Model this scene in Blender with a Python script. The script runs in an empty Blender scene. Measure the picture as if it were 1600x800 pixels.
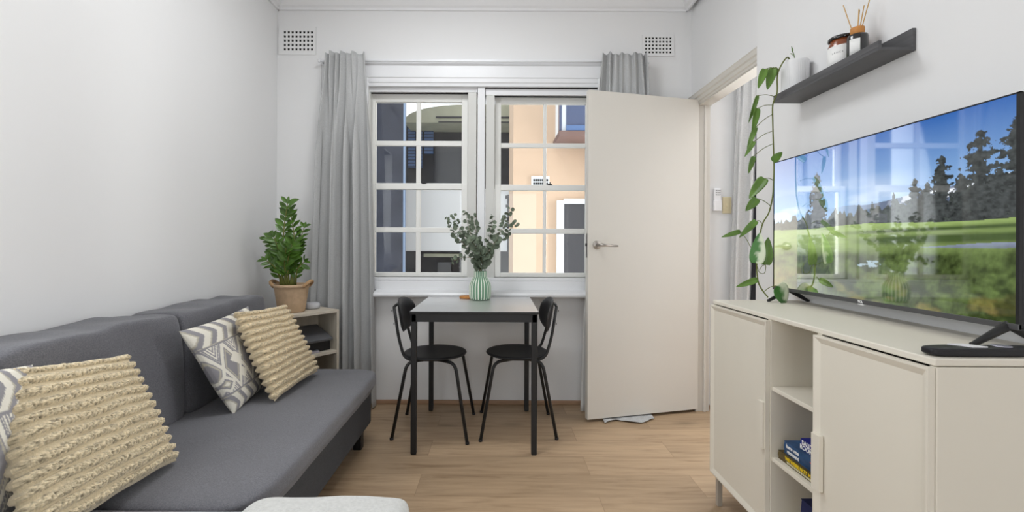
import bpy, bmesh, math, random
import numpy as np
from mathutils import Vector, Matrix, noise
random.seed(7)
C = bpy.context.scene.collection
PI = math.pi
F, CX, CY, H = 720.0, 778.0, 379.0, 1.11      # focal length in px, vanishing point, eye height

def P(px, py, d):
    """photo pixel at depth d -> world point"""
    return Vector(((px - CX) * d / F, d, H - (py - CY) * d / F))

# ------------------------------------------------------------------ materials
def srgb(r, g, b):
    f = lambda c: (c / 255 / 12.92) if c / 255 <= .04045 else ((c / 255 + .055) / 1.055) ** 2.4
    return (f(r), f(g), f(b))

def M(name, col, rough=.5, spec=.4, metal=0., bump=None, var=None, sheen=0., coat=0., attr=None, stretch=(1, 1, 1)):
    m = bpy.data.materials.new(name); m.use_nodes = True
    nt = m.node_tree; N = nt.nodes; L = nt.links
    b = N['Principled BSDF']
    b.inputs['Base Color'].default_value = (*col, 1)
    b.inputs['Roughness'].default_value = rough
    b.inputs['Specular IOR Level'].default_value = spec
    b.inputs['Metallic'].default_value = metal
    if sheen: b.inputs['Sheen Weight'].default_value = sheen
    if coat: b.inputs['Coat Weight'].default_value = coat
    tc = N.new('ShaderNodeTexCoord'); mp = N.new('ShaderNodeMapping')
    mp.inputs['Scale'].default_value = stretch
    L.new(tc.outputs['Object'], mp.inputs['Vector'])
    src = None
    if attr:
        a = N.new('ShaderNodeVertexColor'); a.layer_name = attr
        src = a.outputs['Color']
        L.new(src, b.inputs['Base Color'])
    if var:
        n = N.new('ShaderNodeTexNoise'); n.inputs['Scale'].default_value = var[0]; n.inputs['Detail'].default_value = 6
        L.new(mp.outputs[0], n.inputs['Vector'])
        mx = N.new('ShaderNodeMix'); mx.data_type = 'RGBA'; mx.blend_type = 'MULTIPLY'
        mx.inputs[0].default_value = 1
        r = N.new('ShaderNodeMapRange'); r.inputs[1].default_value = .3; r.inputs[2].default_value = .7
        r.inputs[3].default_value = 1 - var[1]; r.inputs[4].default_value = 1 + var[1]
        L.new(n.outputs['Fac'], r.inputs[0])
        if src is None: mx.inputs[6].default_value = (*col, 1)
        else: L.new(src, mx.inputs[6])
        L.new(r.outputs[0], mx.inputs[7]); L.new(mx.outputs[2], b.inputs['Base Color'])
    if bump:
        n = N.new('ShaderNodeTexNoise'); n.inputs['Scale'].default_value = bump[0]; n.inputs['Detail'].default_value = 4
        L.new(mp.outputs[0], n.inputs['Vector'])
        bp = N.new('ShaderNodeBump'); bp.inputs['Strength'].default_value = bump[1]
        bp.inputs['Distance'].default_value = bump[2] if len(bump) > 2 else .002
        L.new(n.outputs['Fac'], bp.inputs['Height']); L.new(bp.outputs[0], b.inputs['Normal'])
    return m

def floor_material():
    m = bpy.data.materials.new('oak_planks'); m.use_nodes = True
    N = m.node_tree.nodes; L = m.node_tree.links; b = N['Principled BSDF']
    tc = N.new('ShaderNodeTexCoord')
    mp = N.new('ShaderNodeMapping'); mp.inputs['Location'].default_value = (.36, .075, 0)
    L.new(tc.outputs['Object'], mp.inputs[0])
    br = N.new('ShaderNodeTexBrick'); br.offset = .37; br.offset_frequency = 2
    br.inputs['Scale'].default_value = 1; br.inputs['Brick Width'].default_value = 1.28; br.inputs['Row Height'].default_value = .19
    br.inputs['Mortar Size'].default_value = .0012; br.inputs['Mortar Smooth'].default_value = .3; br.inputs['Bias'].default_value = 0
    br.inputs['Color1'].default_value = (*srgb(168, 144, 116), 1)
    br.inputs['Color2'].default_value = (*srgb(186, 160, 130), 1)
    br.inputs['Mortar'].default_value = (*srgb(144, 120, 94), 1)
    L.new(mp.outputs[0], br.inputs['Vector'])
    # per-plank offset so that the grain changes from plank to plank
    ad = N.new('ShaderNodeVectorMath'); ad.operation = 'MULTIPLY_ADD'
    ad.inputs[1].default_value = (9, 9, 9)
    L.new(br.outputs['Color'], ad.inputs[0]); L.new(mp.outputs[0], ad.inputs[2])
    m2 = N.new('ShaderNodeMapping'); m2.inputs['Scale'].default_value = (1.2, 13, 1)
    L.new(ad.outputs[0], m2.inputs[0])
    n1 = N.new('ShaderNodeTexNoise'); n1.inputs['Scale'].default_value = 2.2; n1.inputs['Detail'].default_value = 8; n1.inputs['Roughness'].default_value = .62
    n1.inputs['Distortion'].default_value = .6
    L.new(m2.outputs[0], n1.inputs['Vector'])
    rp = N.new('ShaderNodeValToRGB')
    e = rp.color_ramp.elements
    e[0].position = .30; e[0].color = (.66, .60, .54, 1); e[1].position = .62; e[1].color = (1.10, 1.09, 1.08, 1)
    q = e.new(.44); q.color = (.93, .91, .89, 1)
    L.new(n1.outputs['Fac'], rp.inputs[0])
    # knots
    m3 = N.new('ShaderNodeMapping'); m3.inputs['Scale'].default_value = (2.0, 6.5, 1)
    L.new(ad.outputs[0], m3.inputs[0])
    vo = N.new('ShaderNodeTexVoronoi'); vo.inputs['Scale'].default_value = .8
    L.new(m3.outputs[0], vo.inputs['Vector'])
    kr = N.new('ShaderNodeMapRange'); kr.inputs[1].default_value = .0; kr.inputs[2].default_value = .16; kr.inputs[3].default_value = .62; kr.inputs[4].default_value = 1
    L.new(vo.outputs['Distance'], kr.inputs[0])
    a = N.new('ShaderNodeMix'); a.data_type = 'RGBA'; a.blend_type = 'MULTIPLY'; a.inputs[0].default_value = 1
    L.new(br.outputs['Color'], a.inputs[6]); L.new(rp.outputs[0], a.inputs[7])
    c = N.new('ShaderNodeMix'); c.data_type = 'RGBA'; c.blend_type = 'MULTIPLY'; c.inputs[0].default_value = 1
    L.new(a.outputs[2], c.inputs[6]); L.new(kr.outputs[0], c.inputs[7])
    L.new(c.outputs[2], b.inputs['Base Color'])
    b.inputs['Roughness'].default_value = .42; b.inputs['Specular IOR Level'].default_value = .4
    bp = N.new('ShaderNodeBump'); bp.inputs['Strength'].default_value = .12; bp.inputs['Distance'].default_value = .002
    L.new(n1.outputs['Fac'], bp.inputs['Height']); L.new(bp.outputs[0], b.inputs['Normal'])
    return m

def glass_material():
    m = bpy.data.materials.new('window_glass'); m.use_nodes = True
    N = m.node_tree.nodes; L = m.node_tree.links; N.clear()
    o = N.new('ShaderNodeOutputMaterial'); t = N.new('ShaderNodeBsdfTransparent'); g = N.new('ShaderNodeBsdfGlossy')
    t.inputs[0].default_value = (.97, .985, .98, 1); g.inputs['Roughness'].default_value = .01
    fr = N.new('ShaderNodeFresnel'); fr.inputs[0].default_value = 1.45
    mx = N.new('ShaderNodeMixShader')
    L.new(fr.outputs[0], mx.inputs[0]); L.new(t.outputs[0], mx.inputs[1]); L.new(g.outputs[0], mx.inputs[2]); L.new(mx.outputs[0], o.inputs[0])
    return m

def screen_material():
    m = bpy.data.materials.new('screen_picture'); m.use_nodes = True
    N = m.node_tree.nodes; L = m.node_tree.links; N.clear()
    o = N.new('ShaderNodeOutputMaterial'); e = N.new('ShaderNodeEmission'); g = N.new('ShaderNodeBsdfGlossy')
    a = N.new('ShaderNodeVertexColor'); a.layer_name = 'picture'
    L.new(a.outputs[0], e.inputs[0]); e.inputs[1].default_value = 1.0
    g.inputs['Roughness'].default_value = .03; g.inputs['Color'].default_value = (1, 1, 1, 1)
    lw = N.new('ShaderNodeLayerWeight'); lw.inputs[0].default_value = .5
    rp = N.new('ShaderNodeValToRGB'); e_ = rp.color_ramp.elements          # steep rise of the sheen toward grazing angles
    e_[0].position = .24; e_[0].color = (.04, .04, .04, 1); e_[1].position = .49; e_[1].color = (.9, .9, .9, 1)
    for p_, c_ in ((.275, .05), (.33, .2), (.40, .45)):
        q = e_.new(p_); q.color = (c_, c_, c_, 1)
    L.new(lw.outputs['Facing'], rp.inputs[0]); L.new(rp.outputs[0], g.inputs['Color'])
    mx = N.new('ShaderNodeAddShader')
    L.new(e.outputs[0], mx.inputs[0]); L.new(g.outputs[0], mx.inputs[1]); L.new(mx.outputs[0], o.inputs[0])
    return m

WALL = M('wall_paint', srgb(236, 236, 236), .6, .25, bump=(9, .05, .004))
CEIL = M('ceiling_paint', srgb(240, 240, 241), .7, .2)
TRIMW = M('white_gloss_paint', srgb(238, 239, 241), .3, .45)
SASH = M('sash_paint', srgb(241, 241, 237), .32, .45)
CHANSHADE = M('channel_shade_paint', srgb(216, 216, 212), .4, .4)  # sash paint darkened, the channel's shade put into its colour
CREAM = M('door_cream_paint', srgb(214, 210, 202), .4, .4)
GREIGE = M('greige_lacquer', srgb(230, 224, 210), .42, .4)
TAUPE = M('taupe_steel', srgb(172, 164, 152), .4, .45)
FLOOR = floor_material()
SKIRT = M('skirting_wood', srgb(170, 138, 112), .5, .3, var=(6, .15), stretch=(1, 1, 8))
GLASS = glass_material()
DARKGAP = M('dark_gap_fill', srgb(40, 38, 38), .8, .2)  # near-black strips laid in the gaps around the sashes
BLACK = M('black_powder_coat', srgb(34, 34, 35), .45, .4)
BLACKSEAT = M('black_seat', srgb(38, 38, 40), .5, .35)
TABLETOP = M('glare_greyed_laminate', srgb(120, 119, 119), .4, 1.0, coat=1.0)  # black top greyed so its base colour carries window glare
for nd in [TABLETOP.node_tree.nodes['Principled BSDF']]: nd.inputs['IOR'].default_value = 3.2; nd.inputs['Coat IOR'].default_value = 3.2; nd.inputs['Coat Roughness'].default_value = .3
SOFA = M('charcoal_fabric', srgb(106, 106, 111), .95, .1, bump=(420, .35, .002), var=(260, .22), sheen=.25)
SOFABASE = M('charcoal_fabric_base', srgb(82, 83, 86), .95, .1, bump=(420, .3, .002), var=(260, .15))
CURT = M('grey_curtain_linen', srgb(188, 189, 189), .95, .1, bump=(160, .3, .002), var=(90, .10), stretch=(1, 1, 6))
LINING = M('white_curtain_lining', srgb(222, 222, 220), .9, .1)
FOLDSHADE = M('curtain_fold_shade', srgb(46, 46, 50), .95, .1)  # fold shadow of the next-room curtain put into a dark cloth colour
CORD = M('beige_plush', srgb(216, 200, 168), .98, .05, bump=(230, .8, .004), attr='tuft_shade', sheen=.3)
CORD2 = M('sand_plush', srgb(220, 202, 168), .98, .05, bump=(230, .8, .004), attr='tuft_shade', sheen=.3)
PAT = M('patterned_weave', (1, 1, 1), .95, .08, bump=(300, .4, .002), attr='pattern')
BLANK = M('white_knit', srgb(204, 204, 201), .98, .05, bump=(170, .8, .003), var=(110, .08), sheen=.2)
UNIT = M('pale_oak_veneer', srgb(205, 196, 180), .5, .3, var=(7, .08), stretch=(6, 1, 1))
POTFELT = M('kraft_felt', srgb(198, 170, 140), .9, .1, bump=(200, .3), var=(40, .08))
HANDLEF = M('leather_handle', srgb(176, 142, 106), .8, .2)
SOIL = M('soil', srgb(58, 44, 34), 1, .05, bump=(120, 1, .006))
ZZL = M('zz_leaf', srgb(76, 112, 38), .32, .5, var=(22, .35))
ZZS = M('zz_stem', srgb(118, 122, 62), .5, .3, var=(20, .2))
EUL = M('eucalyptus_leaf', srgb(108, 120, 102), .6, .3, var=(28, .3))
EUS = M('eucalyptus_stem', srgb(128, 118, 88), .7, .2)
POL = M('pothos_leaf', srgb(92, 126, 50), .35, .45, var=(16, .3))
POV = M('pothos_variegated', (1, 1, 1), .35, .45, attr='leafcol')
POS = M('pothos_stem', srgb(104, 112, 52), .5, .3)
VASEG = M('sage_ceramic', srgb(104, 144, 116), .55, .35)
VASEW = M('cream_glaze', srgb(226, 232, 218), .5, .35)
REEDM = M('rattan_reed', srgb(204, 166, 108), .7, .2)
WOOD = M('warm_wood', srgb(196, 134, 72), .5, .3, var=(14, .2), stretch=(1, 6, 1))
STEEL = M('satin_nickel', srgb(176, 170, 164), .28, .5, metal=1)
SHELFB = M('black_stained_ash', srgb(86, 86, 88), .45, .4, var=(9, .2), stretch=(1, .4, 6))
AMBER = M('amber_glass', srgb(132, 68, 34), .12, .6, coat=.5)
BLKG = M('black_glass', srgb(18, 18, 20), .12, .6, coat=.5)
PAPER = M('white_paper', srgb(240, 240, 238), .7, .2)
INK = M('grey_ink', srgb(140, 140, 142), .8, .1)
POTW = M('white_ceramic', srgb(236, 237, 238), .4, .4)
TVB = M('tv_black_plastic', srgb(28, 28, 30), .35, .5)
TVC = M('tv_chin_metal', srgb(96, 96, 98), .35, .5, metal=.6)
SCR = screen_material()
WPL = M('white_plastic', srgb(240, 240, 242), .4, .4)
GPL = M('light_grey_fabric', srgb(196, 197, 200), .85, .2, bump=(300, .3))
CRPL = M('cream_plastic', srgb(230, 216, 180), .45, .4)
LAPT = M('graphite_metal', srgb(104, 105, 109), .38, .5, metal=.15)
DEV = M('dark_plastic', srgb(26, 26, 30), .45, .4)
SILV = M('silver_edge', srgb(176, 176, 190), .3, .5, metal=.6)
B_BLUE = M('book_royal_blue', srgb(36, 40, 132), .5, .3)
B_TEAL = M('book_slate_blue', srgb(52, 84, 124), .5, .3, var=(20, .35))
B_OLIVE = M('book_olive', srgb(96, 82, 50), .5, .3, var=(40, .3))
B_NAVY = M('book_navy', srgb(30, 38, 84), .5, .3)
PAGES = M('book_pages', srgb(226, 216, 192), .9, .1, bump=(500, .3), stretch=(1, 1, 20))
T_WHITE = M('white_print', srgb(244, 244, 244), .6, .2)
T_YEL = M('yellow_print', srgb(240, 206, 50), .6, .2)
T_CREAM = M('cream_print', srgb(224, 216, 180), .6, .2)
T_RED = M('red_print', srgb(206, 50, 58), .6, .2)
SLATE = M('slate_render', srgb(62, 64, 74), .9, .2, var=(3, .2))
SLATE2 = M('dark_balcony_recess', srgb(66, 66, 70), .9, .2, var=(3, .25))
STRIPB = M('pale_blue_paint', srgb(150, 170, 200), .7, .2)
BLUEP = M('blue_painted_shutter', srgb(96, 120, 162), .7, .2)
WREND = M('white_render', srgb(236, 240, 244), .9, .2)
OLIVER = M('pale_olive_canopy', srgb(172, 174, 156), .9, .2, var=(4, .1))
PEACH = M('peach_render', srgb(211, 183, 158), .9, .2, var=(5, .03))
BROWNS = M('brown_soffit', srgb(128, 104, 98), .9, .2)
BLUEG = M('blue_tinted_glass', srgb(66, 78, 112), .15, .6)
DARKG = M('dark_window_glass', srgb(52, 52, 58), .15, .6)
WIREP = M('dark_pipe', srgb(50, 50, 54), .6, .3)
STREET = M('asphalt', srgb(120, 120, 120), .9, .2)
HOLE = M('vent_void', srgb(22, 21, 20), .9, .1)

# ------------------------------------------------------------------ mesh builder
class MB:
    def __init__(self): self.bm = bmesh.new()
    def box(self, x0, x1, y0, y1, z0, z1, bev=0, seg=2, mi=0, mat=None):
        t = bmesh.new()
        bmesh.ops.create_cube(t, size=1)
        for v in t.verts:
            v.co = Vector(((x0 + x1) / 2 + v.co.x * (x1 - x0), (y0 + y1) / 2 + v.co.y * (y1 - y0), (z0 + z1) / 2 + v.co.z * (z1 - z0)))
        if bev:
            bev = min(bev, .49 * min(abs(x1 - x0), abs(y1 - y0), abs(z1 - z0)))
            bmesh.ops.bevel(t, geom=t.edges[:], offset=bev, segments=seg, profile=.5, affect='EDGES')
        if mat is not None:
            for v in t.verts: v.co = mat @ v.co
        self.merge(t, mi); return self
    def merge(self, t, mi=0, smooth=False):
        vm = {}
        for v in t.verts: vm[v] = self.bm.verts.new(v.co)
        for f in t.faces:
            try: nf = self.bm.faces.new([vm[v] for v in f.verts])
            except ValueError: continue
            nf.material_index = mi; nf.smooth = f.smooth or smooth
        t.free()
    def tube(self, pts, r, n=8, cap=True, mi=0):
        pts = [Vector(p) for p in pts]; k = len(pts)
        rs = r if isinstance(r, (list, tuple)) else [r] * k
        rings = []; up = None
        for i, p in enumerate(pts):
            d = (pts[min(i + 1, k - 1)] - pts[max(i - 1, 0)]).normalized()
            if up is None: up = Vector((0, 0, 1)) if abs(d.z) < .9 else Vector((1, 0, 0))
            a = d.cross(up)
            if a.length < 1e-6: a = d.orthogonal()
            a.normalize(); b = a.cross(d).normalized(); up = b
            rings.append([self.bm.verts.new(p + (a * math.cos(2 * PI * j / n) + b * math.sin(2 * PI * j / n)) * rs[i]) for j in range(n)])
        for i in range(k - 1):
            for j in range(n):
                f = self.bm.faces.new([rings[i][j], rings[i][(j + 1) % n], rings[i + 1][(j + 1) % n], rings[i + 1][j]])
                f.smooth = True; f.material_index = mi
        if cap:
            for rr in (rings[0][::-1], rings[-1]):
                f = self.bm.faces.new(rr); f.material_index = mi
        return self
    def lathe(self, prof, c=(0, 0, 0), n=32, mi=0, rfun=None, mifun=None, axis=None):
        c = Vector(c); rings = []
        for (r, z) in prof:
            ring = []
            for j in range(n):
                a = 2 * PI * j / n; rr = max(r, 1e-4)
                if rfun: rr = rfun(rr, a, z)
                p = Vector((rr * math.cos(a), rr * math.sin(a), z))
                if axis is not None: p = axis @ p
                ring.append(self.bm.verts.new(c + p))
            rings.append(ring)
        for i in range(len(rings) - 1):
            for j in range(n):
                f = self.bm.faces.new([rings[i][j], rings[i][(j + 1) % n], rings[i + 1][(j + 1) % n], rings[i + 1][j]])
                f.smooth = True; f.material_index = mifun(j, i) if mifun else mi
        for rr in (rings[0][::-1], rings[-1]):
            f = self.bm.faces.new(rr); f.material_index = mi
        return self
    def grid(self, fn, nu, nv, mi=0, smooth=True):
        vs = [[self.bm.verts.new(fn(i / nu, j / nv)) for i in range(nu + 1)] for j in range(nv + 1)]
        for j in range(nv):
            for i in range(nu):
                f = self.bm.faces.new([vs[j][i], vs[j][i + 1], vs[j + 1][i + 1], vs[j + 1][i]]); f.smooth = smooth; f.material_index = mi
        return self
    def prism(self, poly, axis, a0, a1, mi=0, smooth=False):
        """extrude a 2-D polygon; axis 'x': poly in (y,z); 'y': (x,z); 'z': (x,y)"""
        def mk(p, a):
            return {'x': Vector((a, p[0], p[1])), 'y': Vector((p[0], a, p[1])), 'z': Vector((p[0], p[1], a))}[axis]
        A = [self.bm.verts.new(mk(p, a0)) for p in poly]; B = [self.bm.verts.new(mk(p, a1)) for p in poly]
        n = len(poly)
        for i in range(n):
            f = self.bm.faces.new([A[i], A[(i + 1) % n], B[(i + 1) % n], B[i]]); f.material_index = mi; f.smooth = smooth
        for r in (A[::-1], B):
            f = self.bm.faces.new(r); f.material_index = mi
        return self
    def soft(self, x0, x1, y0, y1, z0, z1, p=7, n=22, wr=0, ws=6, fn=None, mat=None, drop=None):
        """rounded, slightly puffed cushion block"""
        t = bmesh.new(); bmesh.ops.create_cube(t, size=2)
        bmesh.ops.subdivide_edges(t, edges=t.edges[:], cuts=n, use_grid_fill=True)
        c = Vector(((x0 + x1) / 2, (y0 + y1) / 2, (z0 + z1) / 2)); hs = Vector(((x1 - x0) / 2, (y1 - y0) / 2, (z1 - z0) / 2))
        for v in t.verts:
            q = v.co.copy()
            q = Vector((math.sin(q.x * PI / 2) * .35 + q.x * .65, math.sin(q.y * PI / 2) * .35 + q.y * .65, math.sin(q.z * PI / 2) * .35 + q.z * .65))
            s = (abs(q.x) ** p + abs(q.y) ** p + abs(q.z) ** p) ** (1 / p)
            m = max(abs(q.x), abs(q.y), abs(q.z))
            q = q * (m / s) if s > 0 else q
            co = c + Vector((q.x * hs.x, q.y * hs.y, q.z * hs.z))
            if wr:
                nn = noise.noise_vector(co * ws); co = co + nn * wr
            if fn: co = fn(q, co)
            if mat is not None: co = mat @ co
            v.co = co
        if drop:
            bmesh.ops.delete(t, geom=[f for f in t.faces if drop(f.calc_center_median())], context='FACES')
        bmesh.ops.recalc_face_normals(t, faces=t.faces[:])
        self.merge(t, smooth=True); return self

def obj(name, mb, mats, parent=None, base=None, recalc=True):
    bm = mb.bm if isinstance(mb, MB) else mb
    if recalc: bmesh.ops.recalc_face_normals(bm, faces=bm.faces[:])
    root = parent
    while root is not None and root.parent is not None: root = root.parent
    off = Vector(root.location) if root is not None else (Vector(base) if base is not None else Vector((0, 0, 0)))
    for v in bm.verts: v.co -= off
    me = bpy.data.meshes.new(name); bm.to_mesh(me); bm.free()
    for m in (mats if isinstance(mats, (list, tuple)) else [mats]): me.materials.append(m)
    o = bpy.data.objects.new(name, me); C.objects.link(o)
    if parent is not None: o.parent = parent
    else: o.location = off
    return o
def tag(o, label, cat, group=None, kind=None):
    o['label'] = label; o['category'] = cat
    if group: o['group'] = group
    if kind: o['kind'] = kind
    return o
def thing(name, label, cat, loc=(0, 0, 0), group=None):
    o = bpy.data.objects.new(name, None); C.objects.link(o); o.location = loc; o.empty_display_size = .05
    return tag(o, label, cat, group)
def struct(name, mb, m, parent=None, label=None, cat=None):
    o = obj(name, mb, m, parent)
    if parent is None:
        o['kind'] = 'structure'
        o['label'] = label or name.replace('_', ' '); o['category'] = cat or name.split('_')[0]
    return o
def structroot(name, label, cat, loc=(0, 0, 0)):
    o = thing(name, label, cat, loc); o['kind'] = 'structure'; return o
def copy_tree(o, parent=None):
    c = o.copy(); C.objects.link(c); c.parent = parent
    for ch in list(o.children): copy_tree(ch, c)
    return c
def vcol(o, name, fn):
    me = o.data
    a = me.color_attributes.new(name, 'FLOAT_COLOR', 'POINT')
    for i, v in enumerate(me.vertices): a.data[i].color = (*fn(i, v.co), 1)
def text_mesh(body, size, font_extrude=.0004, align='CENTER', bold=0):
    cu = bpy.data.curves.new('t', 'FONT'); cu.body = body; cu.size = size; cu.align_x = align; cu.align_y = 'CENTER'
    cu.extrude = font_extrude; cu.offset = bold; cu.resolution_u = 3
    o = bpy.data.objects.new('t', cu); C.objects.link(o)
    dg = bpy.context.evaluated_depsgraph_get()
    me = bpy.data.meshes.new_from_object(o.evaluated_get(dg))
    bpy.data.objects.remove(o); bpy.data.curves.remove(cu)
    bm = bmesh.new(); bm.from_mesh(me); bpy.data.meshes.remove(me)
    return bm
def text_obj(name, body, size, pos, ex, ey, mat, parent, squash=1.0, bold=0, bend=None):
    bm = text_mesh(body, size, bold=bold)
    ex = Vector(ex); ey = Vector(ey); ez = ex.cross(ey); pos = Vector(pos or (0, 0, 0))
    for v in bm.verts:
        v.co = bend(v.co) if bend else pos + ex * (v.co.x * squash) + ey * v.co.y + ez * v.co.z
    return obj(name, bm, mat, parent)

# ------------------------------------------------------------------ the room
XL, XR, XD, YB, YR, ZC = -1.52, 1.295, 1.325, 3.17, -2.5, 2.86
WX0, WX1, WZ0, WZ1 = -.895, .685, .80, 2.18          # window opening
f = MB(); f.box(XL - .12, 3.4, YR - .12, YB + .0, -.12, 0); struct('floor', f, FLOOR, label='light oak plank floor running across the room', cat='floor')
f = MB(); f.box(XL - .12, 3.4, YR - .12, YB + .2, ZC, ZC + .15); struct('ceiling', f, CEIL, label='white ceiling above the room', cat='ceiling')
f = MB(); f.box(XL - .12, XL, YR - .12, .0, -.12, ZC); f.box(XL - .12, XL, 1.15, YB + .2, -.12, ZC); f.box(XL - .12, XL, .0, 1.15, -.12, .95); f.box(XL - .12, XL, .0, 1.15, 2.35, ZC); struct('wall_left', f, WALL, label='plain white wall behind the sofa', cat='wall')  # opening over the chaise added to admit the side fill light
f = MB()
f.box(XL, WX0, YB, YB + .2, -.12, ZC); f.box(WX1, 1.95, YB, YB + .2, -.12, ZC); f.box(2.85, 3.4, YB, YB + .2, -.12, ZC); f.box(1.95, 2.85, YB, YB + .2, -.12, .85); f.box(1.95, 2.85, YB, YB + .2, 2.2, ZC)
f.box(WX0, WX1, YB, YB + .2, -.12, WZ0); f.box(WX0, WX1, YB, YB + .2, WZ1, ZC)
f.box(XL, XL + .30, YB - .006, YB, 0, 2.392)      # slightly proud old chimney breast strip below the vent
struct('wall_back', f, WALL, label='white wall with the window and two air vents', cat='wall')
f = MB()
f.box(XR, 1.40, YR - .12, 2.312, 0, ZC)
f.box(XD, 1.40, 2.312, 3.17, 2.03, ZC); f.box(XD, 1.40, 3.056, 3.17, 0, 2.03)
struct('wall_right', f, WALL, label='white wall carrying the floating shelf beside the doorway', cat='wall')
f = MB(); f.box(XL, -.75, YR - .12, YR, 0, ZC); f.box(.75, XR, YR - .12, YR, 0, ZC); f.box(-.75, .75, YR - .12, YR, 2.1, ZC); f.box(-.75, .75, YR - .12, YR, 0, .05)  # door-sized gap added to admit the rear fill light
struct('wall_rear', f, WALL, label='white wall behind the viewer', cat='wall')
f = MB(); f.box(1.40, 1.95, 3.09, 3.17, 0, ZC); f.box(2.85, 3.4, 3.09, 3.17, 0, ZC); f.box(1.95, 2.85, 3.09, 3.17, 0, .85); f.box(1.95, 2.85, 3.09, 3.17, 2.2, ZC); struct('wall_hall_back', f, WALL, label='white wall of the next room seen through the doorway', cat='wall')
f = MB(); f.box(3.28, 3.4, YR, 3.09, 0, ZC); struct('wall_hall_side', f, WALL, label='far side wall of the next room', cat='wall')
f = MB(); f.box(1.40, 3.28, YR - .12, YR, 0, ZC); struct('wall_hall_rear', f, WALL, label='rear wall of the next room', cat='wall')

# casing of the side window, an unseen opening added for its fill light
f = MB()
for b in ((-.06, .0, .89, 2.41), (1.15, 1.21, .89, 2.41)): f.box(XL - .11, XL + .02, b[0], b[1] - .001 if b[0] < 0 else b[1], b[2], b[3], .004)
f.box(XL - .11, XL + .02, -.06, 1.21, 2.35, 2.41, .004); f.box(XL - .11, XL + .03, -.06, 1.21, .89, .95, .004); f.box(XL - .07, XL - .03, .555, .595, .95, 2.35, .003)
struct('window_4', f, TRIMW, label='white casing of an added unseen window over the chaise', cat='window')
# cornice: cove on three sides
cv = [(0, 2.70), (-.012, 2.70), (-.014, 2.715), (-.03, 2.725), (-.05, 2.755), (-.085, 2.79), (-.105, 2.80), (-.11, 2.815), (-.125, 2.82), (-.125, ZC), (0, ZC)]
f = MB(); f.prism([(YB + a, b) for a, b in cv], 'x', XL, XD); struct('trim_1', f, CEIL, label='moulded cornice along the window wall', cat='cornice')
f = MB(); f.prism([(XL - a, b) for a, b in cv], 'y', YR, YB); struct('trim_2', f, CEIL, label='moulded cornice along the sofa wall', cat='cornice')
f = MB(); f.prism([(XR + a, b) for a, b in cv], 'y', YR, YB); struct('trim_3', f, CEIL, label='moulded cornice along the shelf wall', cat='cornice')
# skirting
f = MB(); f.box(XL, 1.325, YB - .014, YB, 0, .028, .004); struct('baseboard_back', f, SKIRT, label='thin brown wood strip along the window wall', cat='baseboard')
f = MB(); f.box(1.40, 3.28, 3.076, 3.09, 0, .03, .004); struct('baseboard_hall', f, SKIRT, label='thin brown wood strip in the next room', cat='baseboard')

# doorway casing (head and jambs)
f = MB()
hp = [(XD + .02, 2.03), (XD - .004, 2.03), (XD - .006, 2.042), (XD - .014, 2.047), (XD - .016, 2.066), (XD - .024, 2.072), (XD - .026, 2.094), (XD - .03, 2.10), (XD + .0, 2.102)]
f.prism(hp, 'y', 2.312, YB)
f.box(XD, 1.405, 2.312, 3.056, 2.022, 2.045)
f.box(XD - .018, XD, 3.040, 3.105, 0, 2.04, .004)
f.box(XD, 1.402, 3.050, 3.062, 0, 2.03, .001)
f.box(XD + .035, XD + .05, 3.036, 3.052, 0, 2.025, .002)
struct('trim_4', f, CREAM, label='cream moulded casing around the doorway', cat='door casing')

# window architrave, sill and frame
f = MB()
hd = [(YB, 2.18), (YB - .012, 2.18), (YB - .014, 2.20), (YB - .02, 2.205), (YB - .02, 2.232), (YB - .026, 2.236), (YB - .026, 2.315), (YB - .034, 2.322), (YB - .036, 2.336), (YB - .046, 2.342), (YB - .046, 2.352), (YB, 2.352)]
f.prism(hd, 'x', WX0 - .045, WX1 + .045)
for a, b in ((WX0 - .045, WX0 + .004), (WX1 - .004, WX1 + .045)):
    f.box(a, b, YB - .024, YB, .79, 2.32, .006)
struct('trim_5', f, TRIMW, label='white moulded architrave around the window', cat='architrave')
f = MB()
sp = [(YB + .03, .745), (YB - .05, .738), (YB - .085, .74), (YB - .096, .748), (YB - .098, .76), (YB - .09, .772), (YB - .07, .777), (YB + .03, .79)]
f.prism(sp, 'x', -.832, .76)
f.box(WX0, WX1, YB - .005, YB + .06, .78, .845, .004)
f.box(WX0, WX1, YB + .0, YB + .06, .845, .868, .004)
struct('trim_6', f, TRIMW, label='white window sill with a rounded nose', cat='window sill')

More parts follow.
